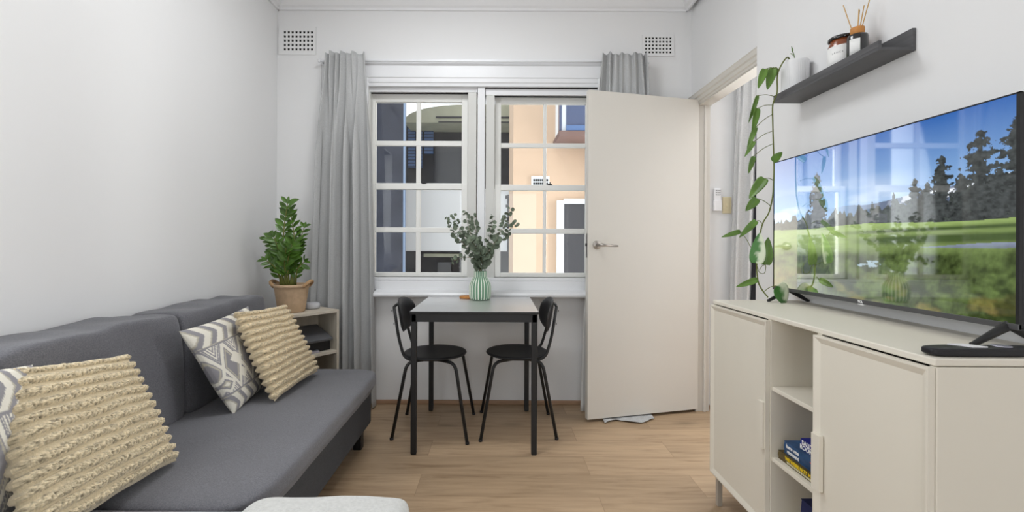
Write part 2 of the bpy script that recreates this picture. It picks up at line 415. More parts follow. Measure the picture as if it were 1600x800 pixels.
def window(idx, xo0, xo1, gx, rows, top_y, label):
    """one pair of sliding sashes; gx: glass columns in px, rows: glass rows in px"""
    w = structroot('window_%d' % idx, label, 'window', ((xo0 + xo1) / 2, YB + .08, .87))
    fr = MB()
    zt = H - (top_y - CY) * 3.2 / F
    fr.box(xo0, xo1, YB + .02, YB + .15, zt, WZ1 + .0, .003)           # head strip
    fr.box(xo0, xo1, YB + .02, YB + .15, .80, .868, .003)
    obj('window_frame', fr, TRIMW, w)
    for nm, Y, rr in (('lower_sash', 3.228, rows[2:]), ('upper_sash', 3.268, rows[:2])):
        X = lambda px: (px - CX) * Y / F
        Z = lambda py: H - (py - CY) * Y / F
        x0, x1 = X(gx[0][0] - 9.5), X(gx[1][1] + 9.5)
        if nm == 'lower_sash': z0, z1 = Z(rr[1][1] + 7), Z(rr[0][0] - 9)
        else: z0, z1 = Z(rr[1][1] + 8), Z(rr[0][0] - 15)
        s = MB()
        xs = [x0, X(gx[0][0]), X(gx[0][1]), X(gx[1][0]), X(gx[1][1]), x1]
        t0, t1 = Y - .016, Y + .018
        s.box(xs[0], xs[1], t0, t1, z0, z1, .003); s.box(xs[4], xs[5], t0, t1, z0, z1, .003)
        s.box(xs[1], xs[4], t0, t1, Z(rr[0][0]), z1, .003); s.box(xs[1], xs[4], t0, t1, z0, Z(rr[1][1]), .003)
        s.box(xs[2], xs[3], t0 + .006, t1 - .006, Z(rr[1][1]), Z(rr[0][0]), .004)
        s.box(xs[1], xs[4], t0 + .005, t1 - .005, Z(rr[1][0]), Z(rr[0][1]), .004)
        so = obj(nm, s, SASH, w)
        for r in rr:
            for g in gx:
                p = MB(); p.box(X(g[0]) - .003, X(g[1]) + .003, Y - .002, Y + .002, Z(r[1]) - .003, Z(r[0]) + .003)
                obj('pane', p, GLASS, so)
        if nm == 'lower_sash':
            k = MB(); xm = xs[3] + .01
            k.box(xm, xm + .03, t0 - .004, t0 + .02, z1, z1 + .008, .002); k.tube([(xm + .015, t0 + .004, z1 + .008), (xm + .015, t0 + .0, z1 + .018)], .004)
            obj('sash_lock', k, BLACK, so)
    # side channels and dark gap strips
    ch = MB()
    X = lambda px: (px - CX) * 3.21 / F
    if idx == 1: ch.box(X(730.5), X(744), YB + .02, YB + .15, .86, zt, .003); ch.box(xo0 - .002, X(gx[0][0] - 8), YB + .02, YB + .15, .86, zt, .003)
    else: ch.box(X(758.5), X(772), YB + .02, YB + .15, .86, zt, .003); ch.box(X(gx[1][1] + 9), xo1, YB + .02, YB + .15, .86, zt, .003)
    obj('side_channel', ch, CHANSHADE, w)
    g = MB(); g.box(xo0 + .002, xo1 - .002, YB + .036, YB + .05, zt - .006, zt + .002)
    obj('dark_gap', g, DARKGAP, w)
    return w
mx0, mx1 = (745.5 - CX) * 3.18 / F, (757 - CX) * 3.18 / F
rows1 = [(161, 221), (229, 287), (297, 356), (364, 426)]
rows2 = [(163, 224), (231, 289), (298, 357), (365, 426)]
window(1, WX0, mx0 - .002, [(587, 650), (657, 721)], rows1, 145, 'white sash window bay beside the full grey curtain')
window(2, mx1 + .002, WX1, [(782, 848), (853, 914)], rows2, 149.5, 'white sash window bay partly behind the open door')
f = MB(); f.box(mx0, mx1, YB + .005, YB + .15, .86, WZ1, .004)
f.box(mx0 - .002, mx0 + .001, YB + .03, YB + .05, .87, WZ1 - .03, 0, mi=1); f.box(mx1 - .001, mx1 + .002, YB + .03, YB + .05, .87, WZ1 - .02, 0, mi=1)
f.box(mx1 + .002, WX1 - .002, YB + .012, YB + .02, WZ1 - .006, WZ1 + .0, 0, mi=1)
struct('window_3', f, [TRIMW, DARKGAP], label='white centre post between the two window bays', cat='window post')

# air vents
def vent(x0, y0, x1, y1, plate, label):
    a = P(x0, y0, YB); b = P(x1, y1, YB)
    t = thing('air_vent', label, 'vent', ((a.x + b.x) / 2, YB, b.z), 'air vents high on the window wall')
    pl = MB(); pa = P(plate[0], plate[1], YB); pb = P(plate[2], plate[3], YB)
    nx, ny = 8, 5; Y0, Y1 = YB - .010, YB - .001
    px_ = (b.x - a.x) / (nx - .45); pz = (a.z - b.z) / (ny - .45); hw = .55 * px_; hh = .55 * pz
    xs = [a.x + i * px_ for i in range(nx)]; zs = [b.z + j * pz for j in range(ny)]
    pl.box(pa.x, xs[0], Y0, Y1, pb.z, pa.z); pl.box(xs[-1] + hw, pb.x, Y0, Y1, pb.z, pa.z)
    pl.box(xs[0], xs[-1] + hw, Y0, Y1, zs[-1] + hh, pa.z); pl.box(xs[0], xs[-1] + hw, Y0, Y1, pb.z, zs[0])
    for i in range(nx - 1): pl.box(xs[i] + hw, xs[i + 1], Y0, Y1, zs[0], zs[-1] + hh)
    for i in range(nx):
        for j in range(ny - 1): pl.box(xs[i], xs[i] + hw, Y0, Y1, zs[j] + hh, zs[j + 1])
    obj('vent_plate', pl, WALL, t)
    h = MB(); h.box(xs[0] - .002, xs[-1] + hw + .002, YB - .004, YB - .0005, zs[0] - .002, zs[-1] + hh + .002)
    obj('vent_void', h, HOLE, t)
vent(443, 51, 488.5, 81, (435, 44, 493, 88), 'white air vent of small square holes above the full grey curtain')
vent(1006, 58, 1047, 83, (1002, 54, 1051, 87), 'white air vent of small square holes above the open door')

# ------------------------------------------------------------------ curtains
def fbm(x, s): return noise.noise(Vector((x * s, 3.7, 1.1)))
def curtain_part(name, mat, parent, xt, xb, Yc, zt, zb, n, A, seed, wave=.012, nu=190, nv=50, ybot=0., nh=None, hA=.012):
    """n big folds low down, nh tight gathers in the heading"""
    mb = MB(); nh = nh or n * 2
    def fn(u, v):
        z = zt + (zb - zt) * v
        ease = v ** .8
        x0 = xt[0] + (xb[0] - xt[0]) * ease; x1 = xt[1] + (xb[1] - xt[1]) * ease
        k = min(1, max(0, (v - .02) / .30)); k = k * k * (3 - 2 * k)
        ph = 2 * PI * (n * u + .42 * fbm(u + seed, 2.6) + .10 * v * fbm(u + seed, 4.1)) + seed
        ph2 = 2 * PI * (nh * u + .5 * fbm(u + seed, 5.0)) + seed
        a = A * (.7 + .6 * fbm(u + seed * 2, 3.3)) * (.85 + .25 * v)
        c = math.cos(ph); c = math.copysign(abs(c) ** .75, c)
        h = hA * (1 + .5 * math.sin(5 * u + seed))
        y = Yc + k * a * c + (1 - .75 * k) * h * math.cos(ph2)
        x = x0 + (x1 - x0) * u + k * wave * math.sin(ph + .8) + (1 - k) * .004 * math.sin(ph2 + 1)
        if v < .035: z += (1 - v / .035) * (.007 * math.cos(ph2 * .5 + 1) + .010 * fbm(u + seed, 7))
        y -= ybot * max(0, v - .55) ** 2 * 4.5
        return Vector((x, y, z))
    mb.grid(fn, nu, nv)
    o = obj(name, mb, mat, parent, recalc=False)
    s = o.modifiers.new('thick', 'SOLIDIFY'); s.thickness = .003
    return o
c1 = thing('curtain', 'full length grey curtain gathered beside the potted plant, left of the window', 'curtain', (-1.03, 3.08, 0))
curtain_part('curtain_panel', CURT, c1, (-1.165, -.892), (-1.245, -.822), 3.078, 2.372, .012, 4.2, .052, .55, wave=.034, nh=7.5)
c2 = thing('curtain', 'grey curtain gathered above and mostly hidden behind the open door', 'curtain', (.84, 3.08, 0))
curtain_part('curtain_panel', CURT, c2, (.69, .985), (.62, 1.10), 3.07, 2.372, .012, 4.4, .045, 2.1, wave=.024, nh=7, hA=.016)
curtain_part('lining', LINING, c2, (.70, .80), (.535, .80), 3.135, 2.33, .012, 1.6, .010, 1.2, nu=60, ybot=.13)['label'] = 'white lining flaring out beside the door edge'
hm = MB()
def hem(u, v):
    x = .66 + .33 * u; y = 2.825 + .2 * u * .28 + (.20 * v) + .03 * math.sin(7 * u) * (1 - v)
    z = .0045 + (.0055 * abs(math.sin(9 * u + 5 * v)) + .003 * abs(noise.noise(Vector((x * 14, y * 14, 0)))))
    return Vector((x, y, z))
hm.grid(hem, 60, 24)
ho = obj('hem', hm, CURT, c2); ho.modifiers.new('thick', 'SOLIDIFY').thickness = .003
ho['label'] = 'grey curtain hem pooled on the floor under the door'
r = thing('curtain_rod', 'thin white curtain rod across the top of the window', 'curtain rod', (-.1, 3.10, 2.335))
f = MB(); f.tube([(-1.205, 3.115, 2.333), (1.0, 3.115, 2.333)], .005, 10); obj('rod', f, TRIMW, r)
for x in (-1.2, .995):
    f = MB(); f.tube([(x, 3.115, 2.333), (x, 3.168, 2.333)], .005, 8); f.lathe([(.0, 0), (.016, 0), (.016, .006), (.004, .01)], (x, 3.168, 2.333), 12, axis=Matrix.Rotation(PI / 2, 3, 'X')); obj('bracket', f, TRIMW, r)
    f = MB(); f.lathe([(.001, -.012), (.008, -.01), (.011, 0), (.008, .01), (.001, .012)], (x - .012 if x < 0 else x + .012, 3.115, 2.333), 12); obj('finial', f, TRIMW, r)
c3 = thing('curtain', 'long grey curtain in the next room seen through the doorway', 'curtain', (1.68, 2.98, 0))
curtain_part('curtain_panel', CURT, c3, (1.56, 1.695), (1.482, 1.625), 2.99, 2.45, .01, 1.6, .018, .9, nu=60)
curtain_part('lining', FOLDSHADE, c3, (1.69, 1.84), (1.612, 1.80), 2.985, 2.45, .01, 1.2, .012, .9, nu=40)['label'] = 'dark strip standing for the shaded fold of the curtain'  # fold shadow set in as a dark strip, not a separate cloth

# ------------------------------------------------------------------ open door
hx, hy = 1.318, 3.03
ang = math.atan2(2.838 - hy, .556 - hx)
d = thing('door_leaf', 'cream flush door standing open in front of the window', 'door', (hx, hy, 0))
Rz = Matrix.Translation((hx, hy, 0)) @ Matrix.Rotation(ang, 4, 'Z')
DW = .786
f = MB(); f.box(0, DW, 0, .035, .02, 2.055, .0025, mat=Rz)       # local +x to free edge, thickness away from the viewer
# find which side faces viewer: use local y sign
ny = (Rz.to_3x3() @ Vector((0, 1, 0))).y
if ny < 0:
    f.bm.free(); f = MB(); f.box(0, DW, -.035, 0, .02, 2.055, .0025, mat=Rz)
obj('door_panel', f, CREAM, d)
front = -1 if ny > 0 else 1           # local y direction toward the viewer
lx = DW - .058; hz = 1.098
hroot = MB()
A = Rz.to_3x3() @ Matrix.Rotation(-PI / 2 * front, 3, 'X')
hroot.lathe([(.001, 0), (.026, 0), (.026, .007), (.023, .009), (.001, .009)], Rz @ Vector((lx, 0, hz)), 28, axis=A)
ho = obj('handle_rose', hroot, STEEL, d); ho['label'] = 'satin metal round handle plate'
hb = MB()
pts = [(lx, .009 * front, hz), (lx, .045 * front, hz), (lx - .012, .055 * front, hz), (lx - .03, .057 * front, hz - .001), (lx - .115, .055 * front, hz - .006)]
hb.tube([Rz @ Vector(p) for p in pts], [.010, .010, .010, .008, .0055], 12)
l_ = obj('lever', hb, STEEL, ho); l_['label'] = 'satin metal lever'
f = MB(); f.box(DW - .001, DW + .002, (.008 if ny > 0 else -.028), (.028 if ny > 0 else -.008), 1.02, 1.17, .001, mat=Rz); obj('latch_plate', f, STEEL, d)
f = MB(); f.box(DW - .001, DW + .010, (.012 if ny > 0 else -.022), (.022 if ny > 0 else -.012), 1.09, 1.108, .002, mat=Rz); obj('latch_bolt', f, BLACK, d)
for z in (.25, 1.8):
    f = MB(); f.tube([(hx + .0, hy + .042, z - .05), (hx + .0, hy + .042, z + .05)], .006, 10); obj('hinge', f, STEEL, d)

# wall remote and switch in the next room
a = P(1113.5, 293, 3.09); b = P(1124.5, 328, 3.09)
t = thing('wall_remote', 'white remote control in a wall holder beyond the doorway', 'remote control', ((a.x + b.x) / 2, 3.09, b.z))
f = MB(); f.box(a.x, b.x, 3.068, 3.09, b.z, a.z, .008, 3); obj('body', f, WPL, t)
f = MB(); f.box(a.x - .003, b.x + .003, 3.062, 3.09, b.z - .003, b.z + .07, .006, 3); obj('holder', f, WPL, t)
f = MB()
for i in range(3):
    for j in range(3): f.box(a.x + .010 + i * .011, a.x + .017 + i * .011, 3.065, 3.069, a.z - .02 - j * .014, a.z - .013 - j * .014, .001)
obj('keys', f, INK, t)
a = P(1128, 306.5, 3.09); b = P(1142, 332, 3.09)
t = thing('light_switch', 'cream switch plate beside the wall remote beyond the doorway', 'switch', ((a.x + b.x) / 2, 3.09, b.z))
f = MB(); f.box(a.x, b.x, 3.081, 3.09, b.z, a.z, .003); obj('plate', f, CRPL, t)
f = MB(); f.box((a.x + b.x) / 2 - .008, (a.x + b.x) / 2 + .008, 3.075, 3.082, (a.z + b.z) / 2 - .014, (a.z + b.z) / 2 + .014, .002); obj('rocker', f, CRPL, t)

# ------------------------------------------------------------------ table and chairs
TX0, TX1, TY0, TY1 = -.458, .214, 2.395, 3.065
t = thing('dining_table', 'square black dining table with thin legs under the window', 'table', ((TX0 + TX1) / 2, (TY0 + TY1) / 2, 0))
f = MB(); f.box(TX0, TX1, TY0, TY1, .737, .75, .002)
f.bm.normal_update()
for q in f.bm.faces: q.material_index = 0 if q.normal.z > .9 else 1
obj('table_top', f, [TABLETOP, BLACK], t)
f = MB(); q = .006
for b_ in ((TX0 + q, TX1 - q, TY0 + q, TY0 + q + .02), (TX0 + q, TX1 - q, TY1 - q - .02, TY1 - q), (TX0 + q, TX0 + q + .02, TY0 + q + .02, TY1 - q - .02), (TX1 - q - .02, TX1 - q, TY0 + q + .02, TY1 - q - .02)):
    f.box(*b_, .695, .737)
obj('apron', f, BLACK, t)
for sx in (TX0 + q, TX1 - q - .03):
    for sy in (TY0 + q, TY1 - q - .03):
        f = MB(); f.box(sx, sx + .03, sy, sy + .03, .004, .737, .004, 2); lg = obj('leg', f, BLACK, t)
        f = MB(); f.box(sx + .002, sx + .028, sy + .002, sy + .028, 0, .006, .002); obj('foot_pad', f, DEV, lg)

def arc(pts, r, n=6):
    """round the corners of a polyline"""
    pts = [Vector(p) for p in pts]; out = [pts[0]]
    for i in range(1, len(pts) - 1):
        a = (pts[i - 1] - pts[i]); b = (pts[i + 1] - pts[i]); k = min(r, a.length * .49, b.length * .49)
        p0 = pts[i] + a.normalized() * k; p1 = pts[i] + b.normalized() * k
        for j in range(n + 1):
            s = j / n; out.append((1 - s) ** 2 * p0 + 2 * s * (1 - s) * pts[i] + s * s * p1)
    out.append(pts[-1]); return out
def make_chair():
    c = thing('dining_chair', 'black tubular chair with round seat tucked under the table on the sofa side', 'chair', (0, 0, 0), 'dining chairs')
    f = MB(); f.lathe([(.001, .440), (.165, .440), (.183, .445), (.187, .451), (.183, .457), (.165, .456), (.09, .449), (.001, .446)], (0, 0, 0), 48); obj('seat', f, BLACKSEAT, c)
    for (bx, by, tx, ty) in ((-.215, -.185, -.135, -.16), (-.215, .195, -.135, .16), (.215, -.225, .14, -.175), (.215, .215, .14, .175)):
        f = MB(); f.tube(arc([(bx, by, .002), (tx, ty, .432), (tx * .15, ty * .55, .432)], .05), .0095, 10); lg = obj('leg', f, BLACK, c)
        f = MB(); f.lathe([(.001, 0), (.011, 0), (.011, .012), (.001, .013)], (bx, by, 0), 10); obj('foot_cap', f, DEV, lg)
    f = MB()
    for s in (-1, 1):
        f.tube(arc([(.05, s * .115, .434), (-.155, s * .13, .436), (-.192, s * .125, .56), (-.222, s * .115, .735)], .05), .0085, 10)
    f.tube(arc([(-.222, -.115, .735), (-.232, 0, .738), (-.222, .115, .735)], .03), .008, 10)
    obj('back_frame', f, BLACK, c)
    f = MB()
    n = 40
    def shell(off):
        V = []
        for k in range(11):
            r = k / 10; ring = []
            for j in range(n):
                a = 2 * PI * j / n
                y = .182 * r * math.copysign(abs(math.cos(a)) ** .8, math.cos(a)); z = .098 * r * math.copysign(abs(math.sin(a)) ** .8, math.sin(a))
                x = -.198 - z * .16 + 1.25 * y * y + off * (1 - .85 * r ** 6)
                ring.append(f.bm.verts.new((x, y, .68 + z)))
            V.append(ring)
        return V
    A = shell(.011); B = shell(-.011)
    for V in (A, B):
        for k in range(10):
            for j in range(n):
                try:
                    q = f.bm.faces.new([V[k][j], V[k][(j + 1) % n], V[k + 1][(j + 1) % n], V[k + 1][j]]); q.smooth = True
                except ValueError: pass
    for j in range(n):
        q = f.bm.faces.new([A[10][j], A[10][(j + 1) % n], B[10][(j + 1) % n], B[10][j]]); q.smooth = True
    bmesh.ops.remove_doubles(f.bm, verts=f.bm.verts[:], dist=1e-5)
    br = obj('backrest', f, BLACKSEAT, c)
    for s in (-1, 1):
        for z in (.64, .715):
            f = MB(); f.lathe([(.001, 0), (.006, 0), (.006, .0025), (.001, .003)], (-.226 - (z - .68) * .16, s * .117, z), 10, axis=Matrix.Rotation(-PI / 2, 3, 'Y')); obj('screw', f, DEV, br)
    return c
ch = make_chair(); ch2 = copy_tree(ch)
ch.location = (-.372, 2.765, 0); ch.rotation_euler = (0, 0, -.03)
ch2.location = (.118, 2.79, 0); ch2.rotation_euler = (0, 0, PI + .02)
ch2['label'] = 'black tubular chair with round seat tucked under the table on the door side'

# vase, branches, coaster
vc = Vector((-.111, 2.905, .75))
def vr(r, a, z): return r * (1 + .035 * math.cos(22 * a) ** 3)
v = thing('vase', 'sage green vase with raised cream stripes on the table', 'vase', vc)
prof = [(.05, 0), (.060, .004), (.066, .02), (.068, .05), (.068, .085), (.064, .105), (.054, .125), (.044, .14), (.040, .15), (.040, .178), (.0385, .181), (.035, .178), (.034, .15), (.034, .12), (.001, .11)]
f = MB(); f.lathe(prof, vc, 176, rfun=lambda r, a, z: vr(r, a, z) if r > .036 else r, mifun=lambda j, i: 1 if ((j + 1.5) % 8 < 3 and 1 <= i < 10) else 0)
obj('vase_body', f, [VASEG, VASEW], v)
def leaf_patch(mb, base, tip, nrm, w, fold=.15, curl=.1, nu=6, nv=4, shape='oval', mi=0):
    base = Vector(base); tip = Vector(tip); ax = tip - base; L_ = ax.length; ax.normalize()
    nrm = Vector(nrm); nrm = (nrm - ax * nrm.dot(ax)); 
    if nrm.length < 1e-5: nrm = ax.orthogonal()
    nrm.normalize(); sd = ax.cross(nrm)
    def fn(u, v):
        s = (v - .5) * 2
        if shape == 'oval': ww = math.sin(PI * min(1, max(0, u * .98 + .01))) ** .75
        elif shape == 'round': ww = math.sqrt(max(0, 1 - (2 * u - 1) ** 2))
        else:   # heart with drawn out tip
            ww = (math.sin(PI * min(1, max(0, u)) ** .72) ** .72) * (1 - .18 * u)
        p = base + ax * (u * L_) + sd * (s * w / 2 * ww) + nrm * (abs(s) * fold * w * ww - curl * L_ * u * u)
        if shape == 'heart': p -= ax * (abs(s) ** 1.5) * .16 * L_ * (1 - u) * ww
        return p
    mb.grid(fn, nu, nv, mi=mi)
def along(pts, t):
    pts = [Vector(p) for p in pts]; ds = [(pts[i + 1] - pts[i]).length for i in range(len(pts) - 1)]; T = sum(ds) * t
    for i, dd in enumerate(ds):
        if T <= dd or i == len(ds) - 1: 
            return pts[i].lerp(pts[i + 1], min(1, T / dd)), (pts[i + 1] - pts[i]).normalized()
        T -= dd
def smooth_path(pts, n=14):
    pts = [Vector(p) for p in pts]
    if len(pts) < 3: return pts
    q = [pts[0] * 2 - pts[1]] + pts + [pts[-1] * 2 - pts[-2]]; out = []
    for i in range(1, len(q) - 2):
        for j in range(n):
            t = j / n; a, b, c, d_ = q[i - 1], q[i], q[i + 1], q[i + 2]
            out.append(.5 * ((2 * b) + (c - a) * t + (2 * a - 5 * b + 4 * c - d_) * t * t + (3 * b - a - 3 * c + d_) * t ** 3))
    out.append(pts[-1]); return out
rnd = random.Random(11)
mouth = vc + Vector((0, 0, .17))
EU = [([(741, 400), (716, 372), (697, 342)], -.02, 'eucalyptus branch reaching furthest toward the sofa side of the vase'),
      ([(744, 395), (722, 365), (709, 338)], .05, 'eucalyptus branch with a bushy tip, second from the sofa side'),
      ([(747, 395), (734, 362), (727, 331)], -.04, 'eucalyptus branch standing tall before the window post'),
      ([(750, 395), (744, 365), (740, 338)], .04, 'short upright eucalyptus branch in the middle of the vase'),
      ([(757, 398), (766, 365), (770, 338)], .03, 'eucalyptus branch rising on the door side beside the window post'),
      ([(760, 398), (779, 368), (797, 327)], -.03, 'tallest eucalyptus branch, reaching up on the door side'),
      ([(762, 398), (783, 374), (806, 349)], .05, 'eucalyptus branch bending outmost toward the door'),
      ([(745, 408), (727, 402), (708, 408)], -.06, 'low eucalyptus twig drooping out over the rim on the sofa side'),
      ([(752, 400), (745, 388), (735, 374)], -.10, 'dense eucalyptus branch leaning forward over the vase'),
      ([(757, 402), (768, 388), (778, 372)], -.08, 'wide leaved eucalyptus branch leaning forward on the door side')]
for pl, dz, lab in EU:
    pts = [mouth + Vector((rnd.uniform(-.012, .012), rnd.uniform(-.012, .012), -.05)), mouth + Vector(((pl[0][0] - 751) * .0008, dz * .15, .012))]
    for k, (x, y) in enumerate(pl): pts.append(P(x, y, vc.y + dz * (k + 1) / len(pl)))
    pts = smooth_path(pts, 8)
    e = thing('eucalyptus_branch', lab, 'branch', mouth, 'eucalyptus branches in the vase')
    f = MB(); f.tube(pts, [.0022 - .0014 * i / len(pts) for i in range(len(pts))], 6); obj('stem', f, EUS, e)
    f = MB(); n = 18 if len(lab) and 'low' not in lab else 8
    for k in range(n):
        s = .26 + .74 * min(1, max(0, (k + rnd.uniform(-.35, .35)) / (n - 1))); p, dr = along(pts, s)
        big = .0195 * (1.2 - .55 * s) + .004
        if 'wide' in lab or 'dense' in lab: big *= 1.25
        for sg in (-1, 1):
            a = rnd.uniform(0, PI); o1 = dr.orthogonal(); o1.rotate(Matrix.Rotation(a + k * 1.57, 3, dr)); 
            out = (o1 * sg + dr * .5).normalized(); L_ = big * rnd.uniform(1.3, 2.0)
            nn = Vector((rnd.uniform(-.7, .7), -1 + rnd.uniform(-.2, .6), rnd.uniform(-.3, .9)))
            leaf_patch(f, p + out * .003, p + out * L_, nn, L_ * .92, .08, .1, 5, 4, 'round')
    obj('leaves', f, EUL, e)
a = P(717, 461, 2.98)
t = MB(); t.lathe([(.001, 0), (.05, 0), (.053, .003), (.053, .011), (.05, .014), (.001, .014)], (-.195, 2.985, .75), 40)
tag(obj('coaster', t, WOOD, base=(-.195, 2.985, .75)), 'round wooden coaster lying behind the striped vase', 'coaster')

# ------------------------------------------------------------------ sofa
s = thing('sofa', 'charcoal fabric corner sofa with chaise against the white wall', 'sofa', (-1.1, 1.6, 0))
SZ = .402
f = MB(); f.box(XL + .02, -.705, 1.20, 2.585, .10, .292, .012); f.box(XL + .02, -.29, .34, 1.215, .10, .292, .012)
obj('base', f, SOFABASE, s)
def seatfn(q, co):
    if q.z > 0: co.z += .010 * (1 - q.x * q.x) * (1 - q.y * q.y)
    if q.z < 0: co.x -= .03 * max(0, q.x) * (-q.z); co.y -= .03 * max(0, q.y) * (-q.z)
    return co
f = MB(); f.soft(-1.36, -.655, 1.238, 2.612, .282, SZ, 9, 40, .004, 7, seatfn); obj('seat_cushion', f, SOFA, s)
f = MB(); f.soft(-1.40, -.245, .30, 1.236, .282, SZ - .002, 10, 34, .003, 7, seatfn); obj('chaise_cushion', f, SOFA, s)
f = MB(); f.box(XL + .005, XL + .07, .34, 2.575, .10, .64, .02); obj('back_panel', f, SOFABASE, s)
def backfn(q, co):
    co.x -= .035 * (q.z * .5 + .5)                       # leans to the wall
    co.z += .008 * (1 - q.y * q.y)
    if q.z > .3: co.z += .006 * noise.noise(Vector((co.y * 9, 0, 1)))
    return co
for (a, b) in ((.50, 1.185), (1.188, 1.862), (1.866, 2.555)):
    f = MB(); f.soft(-1.475, -1.245, a, b, SZ - .01, .815, 16, 36, .012, 6, backfn); obj('back_cushion', f, SOFA, s)
for (x, y) in ((-.745, 2.475), (-1.44, 2.475), (-1.44, .40), (-.36, .40), (-.36, 1.14)):
    f = MB(); f.box(x - .022, x + .022, y - .022, y + .022, 0, .105, .004); obj('leg', f, BLACK, s)

# ------------------------------------------------------------------ pillows
def pillow(name, corners, T, label, mat, ridges=0, seed=1, group=None, pattern=None, n=96, pattern_base=(1, 1, 1), nrm_hint=(1, -.6, .4), pinch=.05):
    TL, TR, BR, BL = [Vector(c) for c in corners]
    N = (TR - TL).cross(BL - TL).normalized()
    if N.dot(Vector(nrm_hint)) < 0: N = -N
    ctr = (TL + TR + BR + BL) / 4
    mb = MB()
    ax = (TR - TL).normalized(); ay = (BL - TL).normalized(); tuft = []
    def surf(side):
        def fn(u, v):
            a, b = 2 * u - 1, 2 * v - 1
            a2 = a * (1 - pinch * (1 - b * b)); b2 = b * (1 - pinch * (1 - a * a))
            uu, vv = a2 * .5 + .5, b2 * .5 + .5
            p = (TL * (1 - uu) + TR * uu) * (1 - vv) + (BL * (1 - uu) + BR * uu) * vv
            e = max(0, (1 - a * a) * (1 - b * b))
            th = T * (e ** .42)
            if ridges:
                rp = (v * ridges) % 1.0
                hump = max(0, math.sin(PI * rp / .74)) ** .5 if rp < .74 else 0
                fz = noise.noise(p * 150 + Vector((seed, 0, 0))) * .6 + noise.noise(p * 290) * .6
                e1 = min(1, (1 - abs(a)) * 12); e2 = min(1, (1 - abs(b)) * 14)
                ed = (e1 * (2 - e1)) ** .5 * (e2 * (2 - e2)) ** .5
                th += hump * (.012 + .0055 * fz) * ed
                p = p + ax * math.copysign(1, a) * hump * .008 * (abs(a) ** 10)
                p = p + (ax * noise.noise(p * 150) + ay * noise.noise(p * 150 + Vector((5, 5, 5)))) * .003 * hump
                p += ay * .006 * noise.noise(Vector((u * 4, v * ridges // 1, seed)))
                tuft.append((hump, fz))
            th += .006 * noise.noise(p * 9 + Vector((seed, 2, 1))) * min(1, e * 6)
            return p + N * side * th
        return fn
    mb.grid(surf(1), n, n); mb.grid(surf(-1), n // 2, n // 2)
    
    # remember uv on the vertices for the woven pattern
    uv = [(i / n, j / n) for j in range(n + 1) for i in range(n + 1)] if pattern else None
    o = obj(name, mb, mat, base=ctr)
    if ridges:                                   # tuft self-shadow put into the vertex colour of the ridges
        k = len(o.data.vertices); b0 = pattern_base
        def tuft_shade(i, co):
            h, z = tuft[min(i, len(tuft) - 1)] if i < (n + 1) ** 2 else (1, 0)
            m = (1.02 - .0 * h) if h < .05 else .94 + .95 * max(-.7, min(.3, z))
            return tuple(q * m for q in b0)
        vcol(o, 'tuft_shade', tuft_shade)
    if pattern:
        inv = [TL, TR, BR, BL]
        def colf(i, co):
            p = co + ctr; dlt = p - TL; e1 = TR - TL; e2 = BL - TL
            m = Matrix(((e1.dot(e1), e1.dot(e2)), (e1.dot(e2), e2.dot(e2))))
            r_ = m.inverted() @ Vector((dlt.dot(e1), dlt.dot(e2)))
            # bilinear refinement
            u_, v_ = r_.x, r_.y
            for _ in range(3):
                q = (TL * (1 - u_) + TR * u_) * (1 - v_) + (BL * (1 - u_) + BR * u_) * v_
                du = (TR - TL) * (1 - v_) + (BR - BL) * v_; dv = (BL - TL) * (1 - u_) + (BR - TR) * u_
                m = Matrix(((du.dot(du), du.dot(dv)), (du.dot(dv), dv.dot(dv)))); rr = m.inverted() @ Vector(((p - q).dot(du), (p - q).dot(dv)))
                u_ += rr.x; v_ += rr.y
            return pattern(u_, v_)
        vcol(o, 'pattern', colf)
    return tag(o, label, 'pillow', group)
GR, CRM, GR2 = srgb(150, 148, 152), srgb(232, 228, 216), srgb(190, 184, 168)
def geo(u, v):
    tri = lambda x, k: abs(((x * k) % 1) - .5) * 2
    if v < .24 or v > .80:
        w = v if v < .24 else v - .80
        z = (u * 6.5 + (.6 * tri(v if v < .24 else v - .8, 4.2)))
        ph = z % 1
        return CRM if ph < .5 else (GR2 if ph < .62 else GR)
    if abs(v - .255) < .008 or abs(v - .785) < .008: return GR
    if abs(v - .245) < .006 or abs(v - .795) < .006: return GR2
    w = (v - .27) / .5                     # middle band 0..1
    # central diamonds
    for (cu, cv, r, ring) in ((.34, .40, .15, 0), (.36, .75, .12, 0), (.72, .34, .26, 1), (.08, .82, .2, 1), (1.02, .8, .2, 1)):
        dd = abs(u - cu) / .62 + abs(w - cv)
        if dd < r:
            if ring: return CRM if (dd > r * .62 or dd < r * .25) else (GR2 if dd < r * .42 else GR)
            return CRM
    k = (u * 4) % 1; up = w < .5; ww = w / .5 if up else (1 - w) / .5
    edge = abs(k - .5) * 2 - (1 - ww)
    if abs(edge) < .16: return CRM
    if .24 < edge < .38: return GR2
    if edge < -.3 and (int(abs(edge) * 9) % 2 == 0): return CRM
    return GR
PG = 'throw pillows along the sofa'
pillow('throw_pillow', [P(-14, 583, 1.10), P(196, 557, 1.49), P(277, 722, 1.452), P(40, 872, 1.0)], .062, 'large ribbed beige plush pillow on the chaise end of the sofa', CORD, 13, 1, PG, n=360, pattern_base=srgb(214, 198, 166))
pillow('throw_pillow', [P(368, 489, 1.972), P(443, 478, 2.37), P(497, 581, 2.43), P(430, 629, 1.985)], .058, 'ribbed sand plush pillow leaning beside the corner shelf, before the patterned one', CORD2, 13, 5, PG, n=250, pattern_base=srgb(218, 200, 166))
pillow('throw_pillow', [P(280, 520, 1.735), P(388, 480, 2.25), P(418, 604, 2.20), P(366, 650, 1.872)], .05, 'grey and cream geometric pillow in the middle of the sofa', PAT, 0, 9, PG, geo, n=150)
